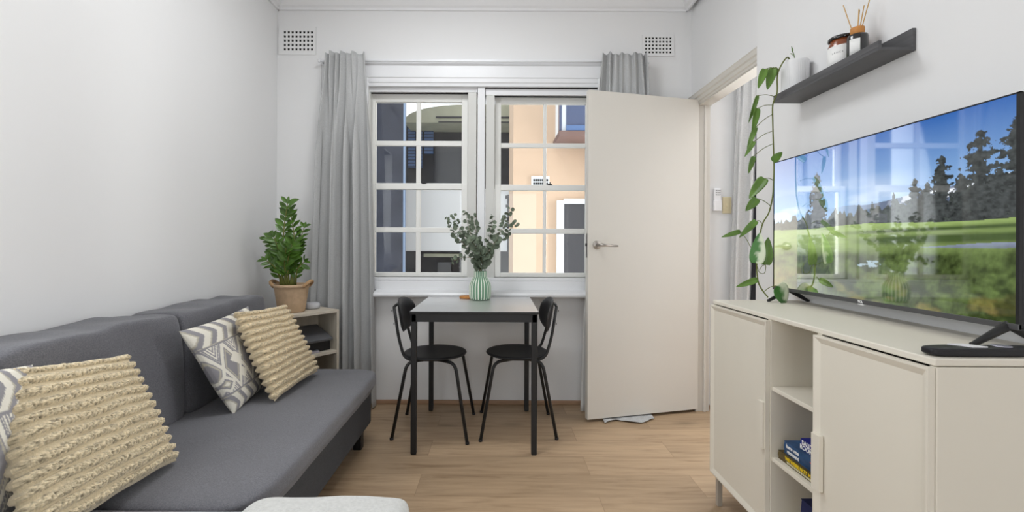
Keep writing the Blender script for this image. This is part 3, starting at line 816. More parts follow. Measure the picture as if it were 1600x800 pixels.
pillow('throw_pillow', [P(-150, 582, .90), P(52, 573, 1.185), P(58, 800, 1.17), P(-170, 1000, .88)], .05, 'grey and cream pillow peeking out behind the large ribbed beige pillow', PAT, 0, 13, PG, geo, n=90)

# blanket over the chaise corner
f = MB()
f.soft(-.662, -.222, .66, 1.262, .17, .434, 9, 34, .005, 11, None, None, drop=lambda c: (c.z < .20) or (c.x < -.652 and c.z < .39) or (c.y < .67 and c.z < .39))
bo = obj('blanket', f, BLANK, base=(-.44, .96, .42)); bo.modifiers.new('thick', 'SOLIDIFY').thickness = .008
tag(bo, 'folded white knitted blanket draped over the chaise corner', 'blanket')

# ------------------------------------------------------------------ corner shelf unit
UP = Vector((-.995, 2.895, 0)); uu = Vector((-.62, -.784, 0)).normalized(); vv = Vector((-.784, .62, 0)).normalized()
UM = Matrix.Identity(4)
for i in range(3): UM[i][0] = uu[i]; UM[i][1] = vv[i]; UM[i][3] = UP[i]
# local x: from right front corner along the front to the left, local y: into the unit
UW, UD, UH = .345, .222, .685
t = thing('corner_shelf_unit', 'small pale wood shelf unit in the corner past the sofa', 'shelf unit', UP)
f = MB(); f.box(0, UW, 0, UD, UH - .016, UH, .001, mat=UM); obj('top_panel', f, UNIT, t)
f = MB(); f.box(0, .016, 0, UD, 0, UH - .016, .001, mat=UM); obj('side_panel', f, UNIT, t)
f = MB(); f.box(UW - .016, UW, 0, UD, 0, UH - .016, .001, mat=UM); obj('side_panel', f, UNIT, t)
f = MB(); f.box(.016, UW - .016, UD - .008, UD, .03, UH - .016, 0, mat=UM); obj('back_panel', f, UNIT, t)
for z in (.415, .05):
    f = MB(); f.box(.016, UW - .016, .004, UD - .008, z, z + .018, .001, mat=UM); obj('shelf', f, UNIT, t)
# things inside
f = MB(); f.box(.03, UW - .03, .05, .13, .433, .500, .004, mat=UM); f.box(.03, UW - .03, .13, .205, .433, .545, .004, mat=UM); o_ = tag(obj('media_box', f, DEV, base=UM @ Vector((.17, .13, .433))), 'flat black media box on the corner unit shelf', 'device')
f = MB(); f.box(.12, UW - .03, .02, .05, .433, .447, .003, mat=UM)
o_ = tag(obj('hard_drive', f, SILV, base=UM @ Vector((.2, .03, .433))), 'slim silver edged drive in front of the black media box', 'device')
lp = thing('laptop', 'closed graphite laptop tilted on top of the media box', 'laptop', UM @ Vector((.17, .12, .47)))
LM = UM @ Matrix.Translation((0, .015, .497)) @ Matrix.Rotation(math.radians(19), 4, 'X')
f = MB(); f.box(.035, UW - .022, 0, .20, 0, .009, .003, mat=LM); obj('base', f, LAPT, lp)
f = MB(); f.box(.035, UW - .022, 0, .20, .010, .016, .003, mat=LM); obj('lid', f, LAPT, lp)
f = MB()
for k in range(120):
    x = .04 + .27 * rnd.random(); y = .05 + .12 * rnd.random()
    z0 = .068; z1 = .16 + .05 * rnd.random()
    f.tube([UM @ Vector((x, y, z0)), UM @ Vector((x + rnd.uniform(-.02, .02), y + rnd.uniform(-.02, .02), z1))], .004, 5)
wb = obj('wicker_basket', f, M('dark_wicker', srgb(92, 76, 58), .8, .2), base=UM @ Vector((.17, .13, .068)))
f = MB(); f.box(.035, .315, .03, .195, .0685, .19, .01, mat=UM)
for q in f.bm.verts: q.co = q.co
bk = obj('basket_body', f, M('dark_wicker_body', srgb(88, 72, 54), .9, .15, bump=(90, .9, .006)), wb)
for q in bk.data.vertices: q.co = q.co + (Vector(wb.location) - Vector(wb.location))
tag(wb, 'dark wicker basket at the bottom of the corner unit', 'basket')
# small round speaker
sc = P(488, 483.5, 2.93); sc.z = UH
t = thing('smart_speaker', 'small pale grey round speaker beside the potted plant', 'speaker', sc)
f = MB(); f.lathe([(.001, 0), (.038, 0), (.046, .005), (.049, .013), (.049, .026), (.046, .034), (.040, .038), (.001, .039)], sc, 40); obj('body', f, GPL, t)
f = MB(); f.lathe([(.001, -.001), (.036, -.0005), (.037, .003), (.001, .004)], sc, 32); obj('foot_ring', f, WPL, t)

# ZZ plant
pc = Vector((-1.272 + .02, 2.80, UH)); pc = P(456, 480, 2.80); pc.z = UH
t = thing('potted_plant', 'glossy green upright plant in a tan handled pot on the corner unit', 'plant', pc)
f = MB(); f.lathe([(.001, 0), (.072, 0), (.077, .006), (.085, .06), (.096, .135), (.100, .150), (.103, .152), (.104, .166), (.100, .169), (.096, .166), (.094, .148), (.001, .145)], pc, 48)
pot = obj('pot', f, POTFELT, t)
f = MB(); f.lathe([(.001, .140), (.094, .142), (.094, .152), (.05, .158), (.001, .156)], pc, 32); obj('soil', f, SOIL, t)
for sg in (-1, 1):
    f = MB(); f.tube(smooth_path([pc + Vector((sg * .088, -.045, .155)), pc + Vector((sg * .112, -.03, .178)), pc + Vector((sg * .117, .0, .186)), pc + Vector((sg * .112, .03, .178)), pc + Vector((sg * .088, .045, .155))], 6), .011, 8)
    obj('handle', f, HANDLEF, pot)
ZP = lambda x, y, dd=0: P(400 + x / 5.33, 310 + y / 5.33, pc.y + dd)
FR = [([(250, 720), (225, 480), (235, 240), (262, 50)], -.02, 1.0, 11), ([(312, 700), (322, 520), (318, 330), (285, 120)], .03, 1.0, 11),
      ([(222, 700), (195, 470), (150, 330)], -.05, .95, 9), ([(235, 705), (180, 520), (100, 350)], .03, .95, 9), ([(208, 690), (165, 590), (85, 525)], -.06, .8, 6),
      ([(330, 690), (350, 590), (405, 535)], -.04, .8, 5), ([(275, 705), (265, 540), (300, 390)], -.08, 1.05, 8), ([(290, 705), (315, 520), (360, 400)], .05, .95, 7),
      ([(262, 715), (240, 560), (250, 420)], -.07, 1., 7), ([(300, 705), (330, 480), (400, 250)], .06, .85, 9)]
f = MB(); leafmb = []
for pl, dz, sc_, n in FR:
    pts = smooth_path([ZP(x, y, dz * (k / (len(pl) - 1)) - .01) for k, (x, y) in enumerate(pl)], 10)
    pts[0].z = UH + .15
    fr = MB(); fr.tube(pts, [.0065 - .0045 * i / len(pts) for i in range(len(pts))], 8)
    so = obj('stem', fr, ZZS, t)
    lf = MB()
    for k in range(n):
        q = .30 + .70 * k / (n - 1); p, dr = along(pts, q)
        sdv = dr.cross(Vector((0, -1, 0))); sdv.normalize()
        for sg in (-1, 1):
            L_ = (.076 - .026 * abs(q - .55)) * sc_ * rnd.uniform(.8, 1.12)
            out = (sdv * sg * rnd.uniform(.7, 1.) + dr * rnd.uniform(.55, .9) + Vector((0, rnd.uniform(-.7, .5), 0))).normalized()
            leaf_patch(lf, p, p + out * L_, Vector((rnd.uniform(-.5, .5), -1, rnd.uniform(.2, 1.0))), L_ * .44, .18, .08, 7, 4, 'oval')
        if k == n - 1: leaf_patch(lf, p, p + dr * .045 * sc_, Vector((.3, -1, .3)), .018, .15, .05, 7, 4, 'oval')
    obj('leaves', lf, ZZL, so)

# ------------------------------------------------------------------ TV cabinet
CX0, CX1, CY0, CY1, CZ = .922, 1.288, .9706, 1.974, .8687
CB = .135
t = thing('tv_cabinet', 'greige sideboard with two doors and open middle shelves under the television', 'cabinet', ((CX0 + CX1) / 2, (CY0 + CY1) / 2, 0))
f = MB(); f.box(CX0 - .0, CX1, CY0, CY1, CZ - .016, CZ, .0035, 3); obj('top_panel', f, GREIGE, t)
FX = CX0 + .006                                  # front plane of the carcass (behind the doors)
f = MB(); f.box(CX0 + .004, CX1, CY0, CY0 + .018, CB, CZ - .0175, .002); obj('side_panel', f, GREIGE, t)
f = MB(); f.box(CX0 + .004, CX1, CY1 - .018, CY1, CB, CZ - .0175, .002); obj('side_panel', f, GREIGE, t)
f = MB(); f.box(CX0 + .004, CX1, CY0 + .018, CY1 - .018, CB, CB + .018); obj('bottom_panel', f, GREIGE, t)
f = MB(); f.box(CX1 - .006, CX1, CY0 + .018, CY1 - .018, CB + .018, CZ - .016); obj('back_panel', f, GREIGE, t)
OY0, OY1 = 1.333, 1.560                          # open bay
for a in (OY0 - .018, OY1):
    f = MB(); f.box(CX0 + .004, CX1 - .006, a, a + .018, CB + .018, CZ - .016, .001); obj('divider', f, GREIGE, t)
for z in (.627, .3885):
    f = MB(); f.box(CX0 + .008, CX1 - .006, OY0, OY1, z - .014, z, .0015); obj('shelf', f, GREIGE, t)
def cab_door(y0, y1, hy, side):
    z0, z1 = CB + .003, CZ - .020
    xf, xb = CX0 - .012, CX0 + .003
    m = MB(); w = .016; rz = .008
    o0 = [(y0, z0), (y1, z0), (y1, z1), (y0, z1)]; fl = .005
    i0 = [(y0 + fl, z0 + fl), (y1 - fl, z0 + fl), (y1 - fl, z1 - fl), (y0 + fl, z1 - fl)]
    i1 = [(y0 + w + fl, z0 + w + fl), (y1 - w - fl, z0 + w + fl), (y1 - w - fl, z1 - w - fl), (y0 + w + fl, z1 - w - fl)]
    R = [[m.bm.verts.new((xb, a, b)) for a, b in o0], [m.bm.verts.new((xf, a, b)) for a, b in o0], [m.bm.verts.new((xf, a, b)) for a, b in i0], [m.bm.verts.new((xf + rz, a, b)) for a, b in i1]]
    for k in range(3):
        for j in range(4): m.bm.faces.new([R[k][j], R[k][(j + 1) % 4], R[k + 1][(j + 1) % 4], R[k + 1][j]])
    m.bm.faces.new(R[3]); m.bm.faces.new(R[0][::-1])
    dd = obj('door', m, GREIGE, t)
    m = MB(); m.box(xf - .007, xf + .006, hy, hy + .033, .412, .57, .001)
    obj('handle', m, GREIGE, dd)
    return dd
cab_door(CY0 + .003, OY0 - .004, OY0 - .040, 1)
cab_door(OY1 + .004, CY1 - .003, OY1 + .008, 1)
f = MB()
for (a, b) in ((CY0 + .01, CY0 + .03), (CY1 - .03, CY1 - .01)):
    for (c, e) in ((CX0 + .01, CX0 + .03), (CX1 - .03, CX1 - .01)):
        g = MB(); g.box(c, e, a, b, 0, CB - .02, .0015); obj('leg', g, TAUPE, t)
f.box(CX0 + .01, CX0 + .03, CY0 + .01, CY1 - .01, CB - .02, CB); f.box(CX1 - .03, CX1 - .01, CY0 + .01, CY1 - .01, CB - .02, CB)
f.box(CX0 + .03, CX1 - .03, CY0 + .01, CY0 + .03, CB - .02, CB); f.box(CX0 + .03, CX1 - .03, CY1 - .03, CY1 - .01, CB - .02, CB)
obj('base_frame', f, TAUPE, t)

# books
def book(x0, x1, y0, y1, z0, th, cover, label, texts, yaw=0):
    c = Vector(((x0 + x1) / 2, (y0 + y1) / 2, z0))
    t = thing('book', label, 'book', c, 'books stacked on the cabinet shelf')
    R = Matrix.Translation(c) @ Matrix.Rotation(yaw, 4, 'Z') @ Matrix.Translation(-c)
    f = MB(); f.box(x0, x1, y0, y1, z0, z0 + .002, 0, mat=R); f.box(x0, x1, y0, y1, z0 + th - .002, z0 + th, 0, mat=R)
    n = 6; pts = [(x0 + .003 - .004 * math.sin(PI * i / n), z0 + th * i / n) for i in range(n + 1)] + [(x0 + .004, z0 + th), (x0 + .004, z0)]
    tmp = MB(); tmp.prism(pts, 'y', y0, y1)
    for q in tmp.bm.verts: q.co = R @ q.co
    f.merge(tmp.bm)
    obj('cover', f, cover, t)
    f = MB(); f.box(x0 + .004, x1 - .004, y0 + .003, y1 - .003, z0 + .002, z0 + th - .002, 0, mat=R); obj('pages', f, PAGES, t)
    for (body, size, ycen, zc, m, sq) in texts:
        pos = R @ Vector((x0 - .0016, ycen, z0 + zc))
        text_obj('lettering', body, size, pos, R.to_3x3() @ Vector((0, -1, 0)), (0, 0, 1), m, t, sq, bold=.0006)
    return t
zb = .389
book(.948, 1.10, 1.345, 1.553, zb, .027, B_OLIVE, 'olive book with yellow spine title, lowest of the shelf stack', [('WE WERE NOT M', .0155, 1.452, .0175, T_YEL, 1.0)])
book(.955, 1.085, 1.338, 1.533, zb + .0275, .040, B_TEAL, 'slate blue book with white lower case title in the middle of the stack', [('here one', .0165, 1.488, .0275, T_WHITE, 1.05), ('moment', .0165, 1.485, .0115, T_WHITE, 1.05)])
f = MB()
book(.968, 1.08, 1.336, 1.470, zb + .068, .034, B_BLUE, 'royal blue book with large white capitals on top of the stack', [('SALLY', .0195, 1.435, .0240, T_WHITE, 1.0), ('ROONEY', .0195, 1.430, .0085, T_WHITE, 1.0)])
# second line of the bottom book, a strip of small cream print, and the red fleck on the blue book
for o in list(C.objects):
    if o.get('category') == 'book' and o['label'].startswith('olive'):
        f = MB(); y = 1.505
        while y > 1.36:
            w = rnd.uniform(.004, .007); f.box(.9463, .9470, y - w, y, zb + .004, zb + .010); y -= w + .0022
        obj('lettering', f, T_CREAM, o)
    if o.get('category') == 'book' and o['label'].startswith('slate'):
        f = MB(); f.prism([(1.405, zb + .056), (1.365, zb + .052), (1.35, zb + .046), (1.385, zb + .049)], 'x', .9523, .9535); obj('spine_motif', f, T_RED, o)
book(.99, 1.17, 1.35, 1.50, CB + .0185, .128, B_NAVY, 'thick dark navy book standing low at the bottom of the open bay', [])

# ------------------------------------------------------------------ television
TVX, TY_0, TY_1, TZ0, TZ1 = 1.20, 1.058, 2.006, .915, 1.463
t = thing('television', 'large flat television showing a golf course on the sideboard', 'television', (1.215, 1.53, CZ))
f = MB(); f.box(TVX + .003, TVX + .028, TY_0, TY_1, TZ0, TZ1, .003); f.box(TVX + .028, TVX + .06, TY_0 + .15, TY_1 - .15, TZ0 + .03, TZ0 + .30, .012)
obj('housing', f, TVB, t)
f = MB(); e = .0035
f.box(TVX - .002, TVX + .004, TY_0, TY_0 + .008, TZ0, TZ1); f.box(TVX - .002, TVX + .004, TY_1 - e, TY_1, TZ0, TZ1); f.box(TVX - .002, TVX + .004, TY_0, TY_1, TZ1 - e, TZ1)
obj('bezel', f, TVB, t)
f = MB(); f.box(TVX - .004, TVX + .004, TY_0, TY_1, TZ0 - .002, TZ0 + .012, .001); chin = obj('chin', f, TVC, t); chin['label'] = 'slim grey metal strip below the screen'
text_obj('logo', 'TCL', .010, (TVX - .0045, 1.52, TZ0 + .005), (0, -1, 0), (0, 0, 1), T_WHITE, chin, 1.2, bold=.0004)
f = MB(); f.box(TVX - .003, TVX + .004, 1.508, 1.532, TZ0 - .006, TZ0 - .002, .001); obj('status_light', f, WPL, chin)
for y in (1.088, 1.91):
    f = MB()
    for dx in (-.082, .082):
        f.tube([(TVX + .014, y, TZ0 + .012), (TVX + .008 + dx * .12, y, TZ0 + .0), (TVX + .004 + dx * .96, y, CZ + .007), (TVX + .004 + dx * 1.05, y, CZ + .006)], [.012, .011, .0065, .005], 8)
    obj('stand_foot', f, TVB, t)
# picture on the screen
GW, GH = 520, 292
U, V = np.meshgrid(np.linspace(0, 1, GW + 1), np.linspace(0, 1, GH + 1))
rs = np.random.RandomState(3)
def vnoise(u, v, fx, fy, seed):
    g = np.random.RandomState(seed).rand(int(fy) + 3, int(fx) + 3)
    x = u * fx; y = v * fy; i = np.floor(x).astype(int); j = np.floor(y).astype(int); a = x - i; b = y - j
    a = a * a * (3 - 2 * a); b = b * b * (3 - 2 * b)
    return (g[j, i] * (1 - a) + g[j, i + 1] * a) * (1 - b) + (g[j + 1, i] * (1 - a) + g[j + 1, i + 1] * a) * b
def fb(u, v, fx, fy, seed): return sum(vnoise(u, v, fx * 2 ** k, fy * 2 ** k, seed + k) * .5 ** (k + 1) for k in range(4)) / .94
def lin(c): return np.array(srgb(*c))
def lay(img, mask, col): return img * (1 - mask[..., None]) + (np.array(col) if np.ndim(col) == 1 else col) * mask[..., None]
def sm(x, a, b): return np.clip((x - a) / (b - a), 0, 1)
hor = .545 - .012 * U + .008 * np.sin(U * 9)
k = sm(V, 0, .5)[..., None]
img = lin((52, 98, 168)) * (1 - k) + lin((150, 188, 226)) * k
cl = sm(fb(U, V, 3, 9, 20), .5, .75) * sm(V, .22, .4) * (1 - sm(U, .5, .8))
img = lay(img, cl * .8, lin((236, 240, 246)))
mt = ((V > .43 - .07 * sm(U, .55, 1) - .04 * fb(U, V * 0, 9, 1, 40))).astype(float)
img = lay(img, mt * sm(U, .3, .6), lin((92, 104, 128)))
sn = mt * (V < .44 - .03 * sm(U, .5, 1)) * sm(fb(U, V, 30, 30, 44), .42, .5) * sm(U, .6, .75)
img = lay(img, sn, lin((232, 236, 244)))
# tree line
tl = .475 - .07 * vnoise(U, V * 0, 34, 1, 50) - .05 * vnoise(U, V * 0, 90, 1, 51) + .05 * (1 - sm(U, .45, .75))
img = lay(img, (V > tl).astype(float), lin((66, 72, 68)) * (.2 + 1.6 * fb(U, V, 80, 60, 52))[..., None])
def tree(img, cu, top, bot, w, seed):
    h = (V - top) / (bot - top)
    prof = 1.25 * w * np.clip(h, 0, 1) ** .55 * (1 - .45 * sm(h, .8, 1.0))
    ed = np.abs(U - cu) / np.maximum(prof, 1e-4) + (fb(U, V, 85, 60, seed) - .5) * 2.2 + .2 * np.sin(h * 46 + seed)
    m = ((ed < .85) & (h > 0) & (h < 1)).astype(float)
    m = np.maximum(m, ((np.abs(U - cu) < .006) & (h > .1) & (h < 1)).astype(float))
    return lay(img, m, lin((64, 68, 68)) * (.1 + 1.7 * fb(U, V, 90, 70, seed + 5))[..., None])
for a in ((.50, .44, .55, .014, 60), (.56, .40, .55, .018, 61), (.645, .36, .545, .012, 62), (.72, .30, .545, .032, 63), (.76, .33, .545, .032, 64), (.805, .205, .545, .040, 65), (.86, .31, .545, .04, 66), (.913, .12, .545, .058, 67), (.958, .31, .545, .05, 68), (1.0, .09, .50, .05, 69), (.285, .15, .50, .045, 70), (.30, .27, .52, .03, 71), (.42, .46, .55, .012, 72)):
    img = tree(img, *a)
cb = ((U > .53) & (U < .62) & (V > .485 - .02 * (1 - np.abs(U - .575) / .045)) & (V < .53)).astype(float)
img = lay(img, cb, lin((84, 88, 92)))
# ground
g = sm(V, .54, 1.0)
gr = lin((142, 164, 98)) * (.8 + .4 * fb(U, V, 20, 70, 80))[..., None]
gm = (V > hor).astype(float)
img = lay(img, gm, gr)
band = lambda c, w, s: np.exp(-((V - c(U)) / w) ** 2) * s
sh = np.clip(band(lambda u: .60 - .03 * u, .012, 1) * sm(U, .35, .6) + band(lambda u: .655 - .035 * u, .028, 1.2) * sm(U, .42, .62), 0, 1) * gm
img = lay(img, sh * .85, lin((40, 58, 30)))
wt = ((np.abs(V - (.668 - .055 * (U - .8))) < .013 * sm(U, .74, .92)) & (U > .74)).astype(float)
img = lay(img, wt, lin((150, 158, 190)))
rough = sm(V + .05 * U + .06 * fb(U, V, 6, 6, 90), .71, .79)
rc = lin((82, 98, 54)) * (.05 + 1.05 * fb(np.clip(U + .12 * V, 0, 1.1) / 1.12, V, 110, 34, 91) + .75 * sm(fb(U, V, 16, 22, 92), .35, .7))[..., None]
oc = sm(fb(U, V, 12, 14, 95), .48, .66) * sm(V, .80, .95) * .7
rc = rc * (1 - oc[..., None] * .75) + lin((150, 132, 74)) * (.4 + .9 * fb(U, V, 80, 40, 96))[..., None] * oc[..., None] * .75
img = lay(img, rough, rc)
bl = sm(fb(U, V, 11, 9, 99), .56, .66) * sm(V, .70, .8)
img = lay(img, bl * .7, lin((30, 40, 22)))
pond = ((((U - .55) / .05) ** 2 + ((V - .80 + .25 * (U - .5)) / .03) ** 2) < .9 + 3.5 * (fb(U, V, 26, 40, 102) - .5)).astype(float)
img = lay(img, pond, lin((150, 170, 180)) * (.6 + .7 * fb(U, V, 20, 60, 103))[..., None])
img = np.clip(img, 0, 1)
f = MB(); sy0, sy1, sz0, sz1 = TY_0 + .007, TY_1 - .003, TZ0 + .012, TZ1 - .003
me = bpy.data.meshes.new('screen')
vs = [((TVX), sy1 + (sy0 - sy1) * i / GW, sz1 + (sz0 - sz1) * j / GH) for j in range(GH + 1) for i in range(GW + 1)]
fs = [(j * (GW + 1) + i, (j + 1) * (GW + 1) + i, (j + 1) * (GW + 1) + i + 1, j * (GW + 1) + i + 1) for j in range(GH) for i in range(GW)]
me.from_pydata([(a - 1.215, b - 1.53, c - CZ) for a, b, c in vs], [], fs)
at = me.color_attributes.new('picture', 'FLOAT_COLOR', 'POINT')
at.data.foreach_set('color', np.concatenate([img.reshape(-1, 3), np.ones(((GW + 1) * (GH + 1), 1))], 1).astype(np.float32).ravel())
me.materials.append(SCR); so = bpy.data.objects.new('screen', me); C.objects.link(so); so.parent = t
f.bm.free(); so['label'] = 'glossy screen with a sunny golf course'

# TV remote on the cabinet
rx0, ry = .935, 1.002
t = thing('tv_remote', 'black remote with white keys lying on the near sideboard corner', 'remote control', (1.05, ry, CZ))
f = MB(); f.soft(rx0, rx0 + .245, ry - .018, ry + .026, CZ, CZ + .020, 5, 16, 0, 1); body = obj('body', f, DEV, t)
f = MB()
for i in range(3):
    x = rx0 + .062 + i * .011
    f.prism([(x, ry + .020), (x + .012, ry + .020), (x + .036, ry - .011), (x + .026, ry - .011)], 'z', CZ + .0193, CZ + .0222)
o_ = obj('keys', f, WPL, body); o_['label'] = 'white slanted keys'
f = MB(); f.lathe([(.009, 0), (.017, 0), (.017, .0018), (.009, .0018)], (rx0 + .165, ry + .004, CZ + .0195), 24); o_ = obj('control_ring', f, SILV, body)
f = MB()
for i in range(3): f.box(rx0 + .116 + i * .01, rx0 + .123 + i * .01, ry - .004, ry + .012, CZ + .0192, CZ + .0207, .001)
obj('black_keys', f, BLACK, body)

# ------------------------------------------------------------------ floating shelf
SY0, SY1, SX0, SZ_ = 1.4295, 1.976, 1.178, 1.712
t = thing('picture_ledge', 'black floating picture ledge shelf on the white wall', 'shelf', (XR, 1.7, SZ_))
f = MB(); f.box(SX0, XR - .0005, SY0, SY1, SZ_, SZ_ + .010, .0008); obj('shelf_board', f, SHELFB, t)
f = MB(); f.box(SX0, SX0 + .010, SY0, SY1, SZ_ + .010, SZ_ + .031, .0008); obj('front_lip', f, SHELFB, t)
f = MB(); f.box(XR - .0115, XR - .0005, SY0, SY1, SZ_ + .010, SZ_ + .070, .0008); obj('back_board', f, SHELFB, t)
ZT = SZ_ + .010
jc = Vector((1.2352, 1.655, ZT))
t = thing('candle_jar', 'amber glass candle jar with black lid on the ledge', 'candle', jc)
f = MB(); f.lathe([(.001, 0), (.040, 0), (.044, .004), (.0445, .01), (.0445, .098), (.040, .108), (.040, .116), (.001, .116)], jc, 40); j = obj('jar', f, AMBER, t)
f = MB(); f.lathe([(.001, .116), (.042, .116), (.0445, .118), (.0445, .126), (.042, .129), (.001, .129)], jc, 40); obj('lid', f, BLKG, t)
def wrap(c, R, a0, a1, z0, z1, n=24):
    m = MB()
    m.grid(lambda u, v: c + Vector((R * math.cos(a0 + (a1 - a0) * u), R * math.sin(a0 + (a1 - a0) * u), z0 + (z1 - z0) * v)), n, 2)
    return m
va = math.atan2(-jc.y, -jc.x)
lb = obj('paper_label', wrap(jc, .0449, va - 1.35, va + .9, .012, .092, 32), PAPER, j); lb.modifiers.new('thick', 'SOLIDIFY').thickness = .0004
def bend_on(c, R, a0, zc):
    return lambda co: c + Vector((R * math.cos(a0 + co.x / R), R * math.sin(a0 + co.x / R), zc + co.y))
text_obj('lettering', 'L A N C E', .0085, None, (1, 0, 0), (0, 1, 0), INK, lb, bend=bend_on(jc, .0455, va - .35, .066))
dc = Vector((1.228, 1.578, ZT))
t = thing('reed_diffuser', 'dark bottle reed diffuser with wooden collar and reeds', 'diffuser', dc)
f = MB(); f.lathe([(.001, 0), (.028, 0), (.031, .004), (.031, .094), (.029, .101), (.020, .105), (.001, .105)], dc, 36); j = obj('bottle', f, BLKG, t)
va2 = math.atan2(-dc.y, -dc.x)
lb = obj('paper_label', wrap(dc, .0314, va2 - .75, va2 + .25, .03, .083, 16), PAPER, j); lb.modifiers.new('thick', 'SOLIDIFY').thickness = .0004
f = MB(); f.lathe([(.001, .105), (.0195, .105), (.0205, .107), (.0205, .126), (.0195, .128), (.001, .128)], dc, 32); obj('wood_collar', f, WOOD, t)
for (px, py, dd) in ((1316, 6, .03), (1340.5, 12, .0), (1341.5, 13, .03), (1348.5, 6, -.01), (1357, -3, -.02)):
    e = P(px, py, dc.y + dd); b = dc + Vector(((px - 1341) * .00035, dd * .1, .10))
    f = MB(); f.tube([b, e], .0016, 6); obj('reed', f, REEDM, t)

# pothos in a white fluted pot
pc = Vector((1.2385, 1.925, ZT))
t = thing('potted_vine', 'trailing green vine in a white fluted pot on the ledge end', 'plant', pc)
f = MB(); f.lathe([(.001, 0), (.046, 0), (.049, .003), (.0495, .01), (.0505, .14), (.0505, .146), (.049, .148), (.047, .146), (.046, .13), (.001, .128)], pc, 180, rfun=lambda r, a, z: r * (1 + .010 * math.cos(45 * a)) if r > .048 and z < .142 else r)
obj('pot', f, POTW, t)
f = MB(); f.lathe([(.001, .126), (.046, .127), (.046, .133), (.001, .136)], pc, 24); obj('soil', f, SOIL, t)
Q = lambda x, y, dd=1.93: P(1100 + x / 1.82, 60 + y / 1.82, dd)
main = smooth_path([pc + Vector((-.02, -.01, .13)), pc + Vector((-.047, -.02, .158)), Q(208, 95, 1.90), Q(206, 150, 1.90), Q(194, 185, 1.91), Q(194, 235, 1.92), Q(196, 300), Q(198, 360), Q(197, 410), Q(194, 450), Q(184, 492), Q(168, 520), Q(160, 550), Q(152, 600, 1.92), Q(150, 650, 1.92), Q(155, 690, 1.92), Q(168, 715, 1.92), Q(183, 733, 1.91)], 8)
f = MB(); f.tube(main, .0028, 8); st = obj('vine_stem', f, POS, t)
f = MB(); f.tube(smooth_path([pc + Vector((-.005, .0, .13)), pc + Vector((-.003, 0, .165)), pc + Vector((-.012, -.006, .185))], 6), .0016, 6); 
leaf_patch(f, pc + Vector((-.008, 0, .172)), pc + Vector((-.03, -.02, .176)), (0, -1, .4), .012); leaf_patch(f, pc + Vector((-.012, 0, .184)), pc + Vector((-.02, -.01, .21)), (.4, -1, 0), .010)
obj('sprout', f, POL, t)
LV = [((195, 82), (178, 142), 26, 0, (205, 88)), ((172, 84), (152, 138), 22, 0, (203, 84)), ((200, 80), (185, 125), 22, .03, (207, 86)),
      ((150, 160), (127, 238), 13, 0, (200, 162)), ((150, 196), (137, 268), 19, 0, (194, 186)), ((146, 250), (121, 312), 15, 0, (194, 212)), ((142, 290), (114, 334), 13, 0, (193, 260)), ((140, 332), (126, 382), 15, 0, (195, 296)),
      ((193, 346), (223, 318), 22, 0, (196, 336)), ((172, 395), (127, 452), 32, 0, (198, 402)), ((150, 452), (118, 488), 26, 0, (190, 474)), ((148, 516), (101, 562), 20, 0, (165, 523)), ((103, 546), (50, 562), 15, .02, (134, 592)),
      ((148, 636), (160, 548), 42, -.02, (152, 640)), ((174, 640), (184, 562), 34, 0, (158, 655)), ((152, 682), (92, 704), 19, 0, (152, 676)), ((206, 700), (236, 754), 54, -.035, (172, 716))]
for i, (b, tp, w, dd, j) in enumerate(LV):
    dd = 1.905 + dd
    B = Q(*b, dd); T_ = Q(*tp, dd + rnd.uniform(-.02, .02)); J = Q(*j, 1.915)
    f = MB(); wm = w / 1.82 * dd / F * 1.05
    leaf_patch(f, B, T_, Vector((rnd.uniform(-.5, .2), -1, rnd.uniform(.1, .6))), wm, .16, .07, 12, 8, 'heart')
    f.tube(smooth_path([J, (J + B) / 2 + Vector((0, 0, .006)), B], 5), .0014, 6, mi=1)
    if i in (13, 16):
        lo = obj('leaf', f, [POV, POS], t); lo['label'] = 'leaf splashed with cream variegation'
        G1, G2 = srgb(74, 128, 62), srgb(214, 222, 196)
        nn = len(lo.data.vertices)
        def lc(k, co):
            uu_, vv_ = (k % 13) / 12, min(8, k // 13) / 8
            x = noise.noise(Vector((co.x * 45, co.y * 45, co.z * 45))) * .5 + (vv_ - .45) * 1.2 * (1 if i == 13 else -1) * 1.0
            m = min(1, max(0, x * 4 + .2)); return tuple(G1[q] * (1 - m) + G2[q] * m for q in range(3))
        vcol(lo, 'leafcol', lc)
        lo.modifiers.new('thick', 'SOLIDIFY').thickness = .0006
    else:
        lo = obj('leaf', f, [POL, POS], t); lo.modifiers.new('thick', 'SOLIDIFY').thickness = .0006
f = MB(); f.tube(smooth_path([Q(150, 640), Q(158, 662), Q(172, 664), Q(176, 645), Q(172, 636)], 5), .0013, 6); obj('air_root', f, POS, st)

# ------------------------------------------------------------------ buildings outside the window
def pxbox(mb, x0, y0, x1, y1, d, depth, bev=0, mi=0):
    a = P(x0, y0, d); b = P(x1, y1, d); mb.box(a.x, b.x, d, d + depth, b.z, a.z, bev, mi=mi); return mb
f = MB(); f.box(-14, 16, 3.6, 22, -3.6, -3.4); struct('ground_outside', f, STREET, label='paved yard below the window', cat='ground')
t = thing('tower_block', 'dark slate building seen through the sofa side window bay', 'building', P(560, 700, 8) * 1)
t.location.z = -3.4
f = MB(); pxbox(f, 380, -200, 629, 709, 8, .25); obj('wall', f, SLATE, t)
f = MB(); pxbox(f, 629.2, -200, 632.5, 709, 8.02, .08); cs = obj('corner_strip', f, STRIPB, t); cs['label'] = 'light blue painted corner strip'
t = thing('balcony_building', 'building with a rounded canopy and white balcony outside the window', 'building', P(715, 700, 10.2) * 1)
t.location.z = -3.4
f = MB(); pxbox(f, 600, 194, 860, 620, 10.2, 1.5); obj('wall', f, SLATE2, t)
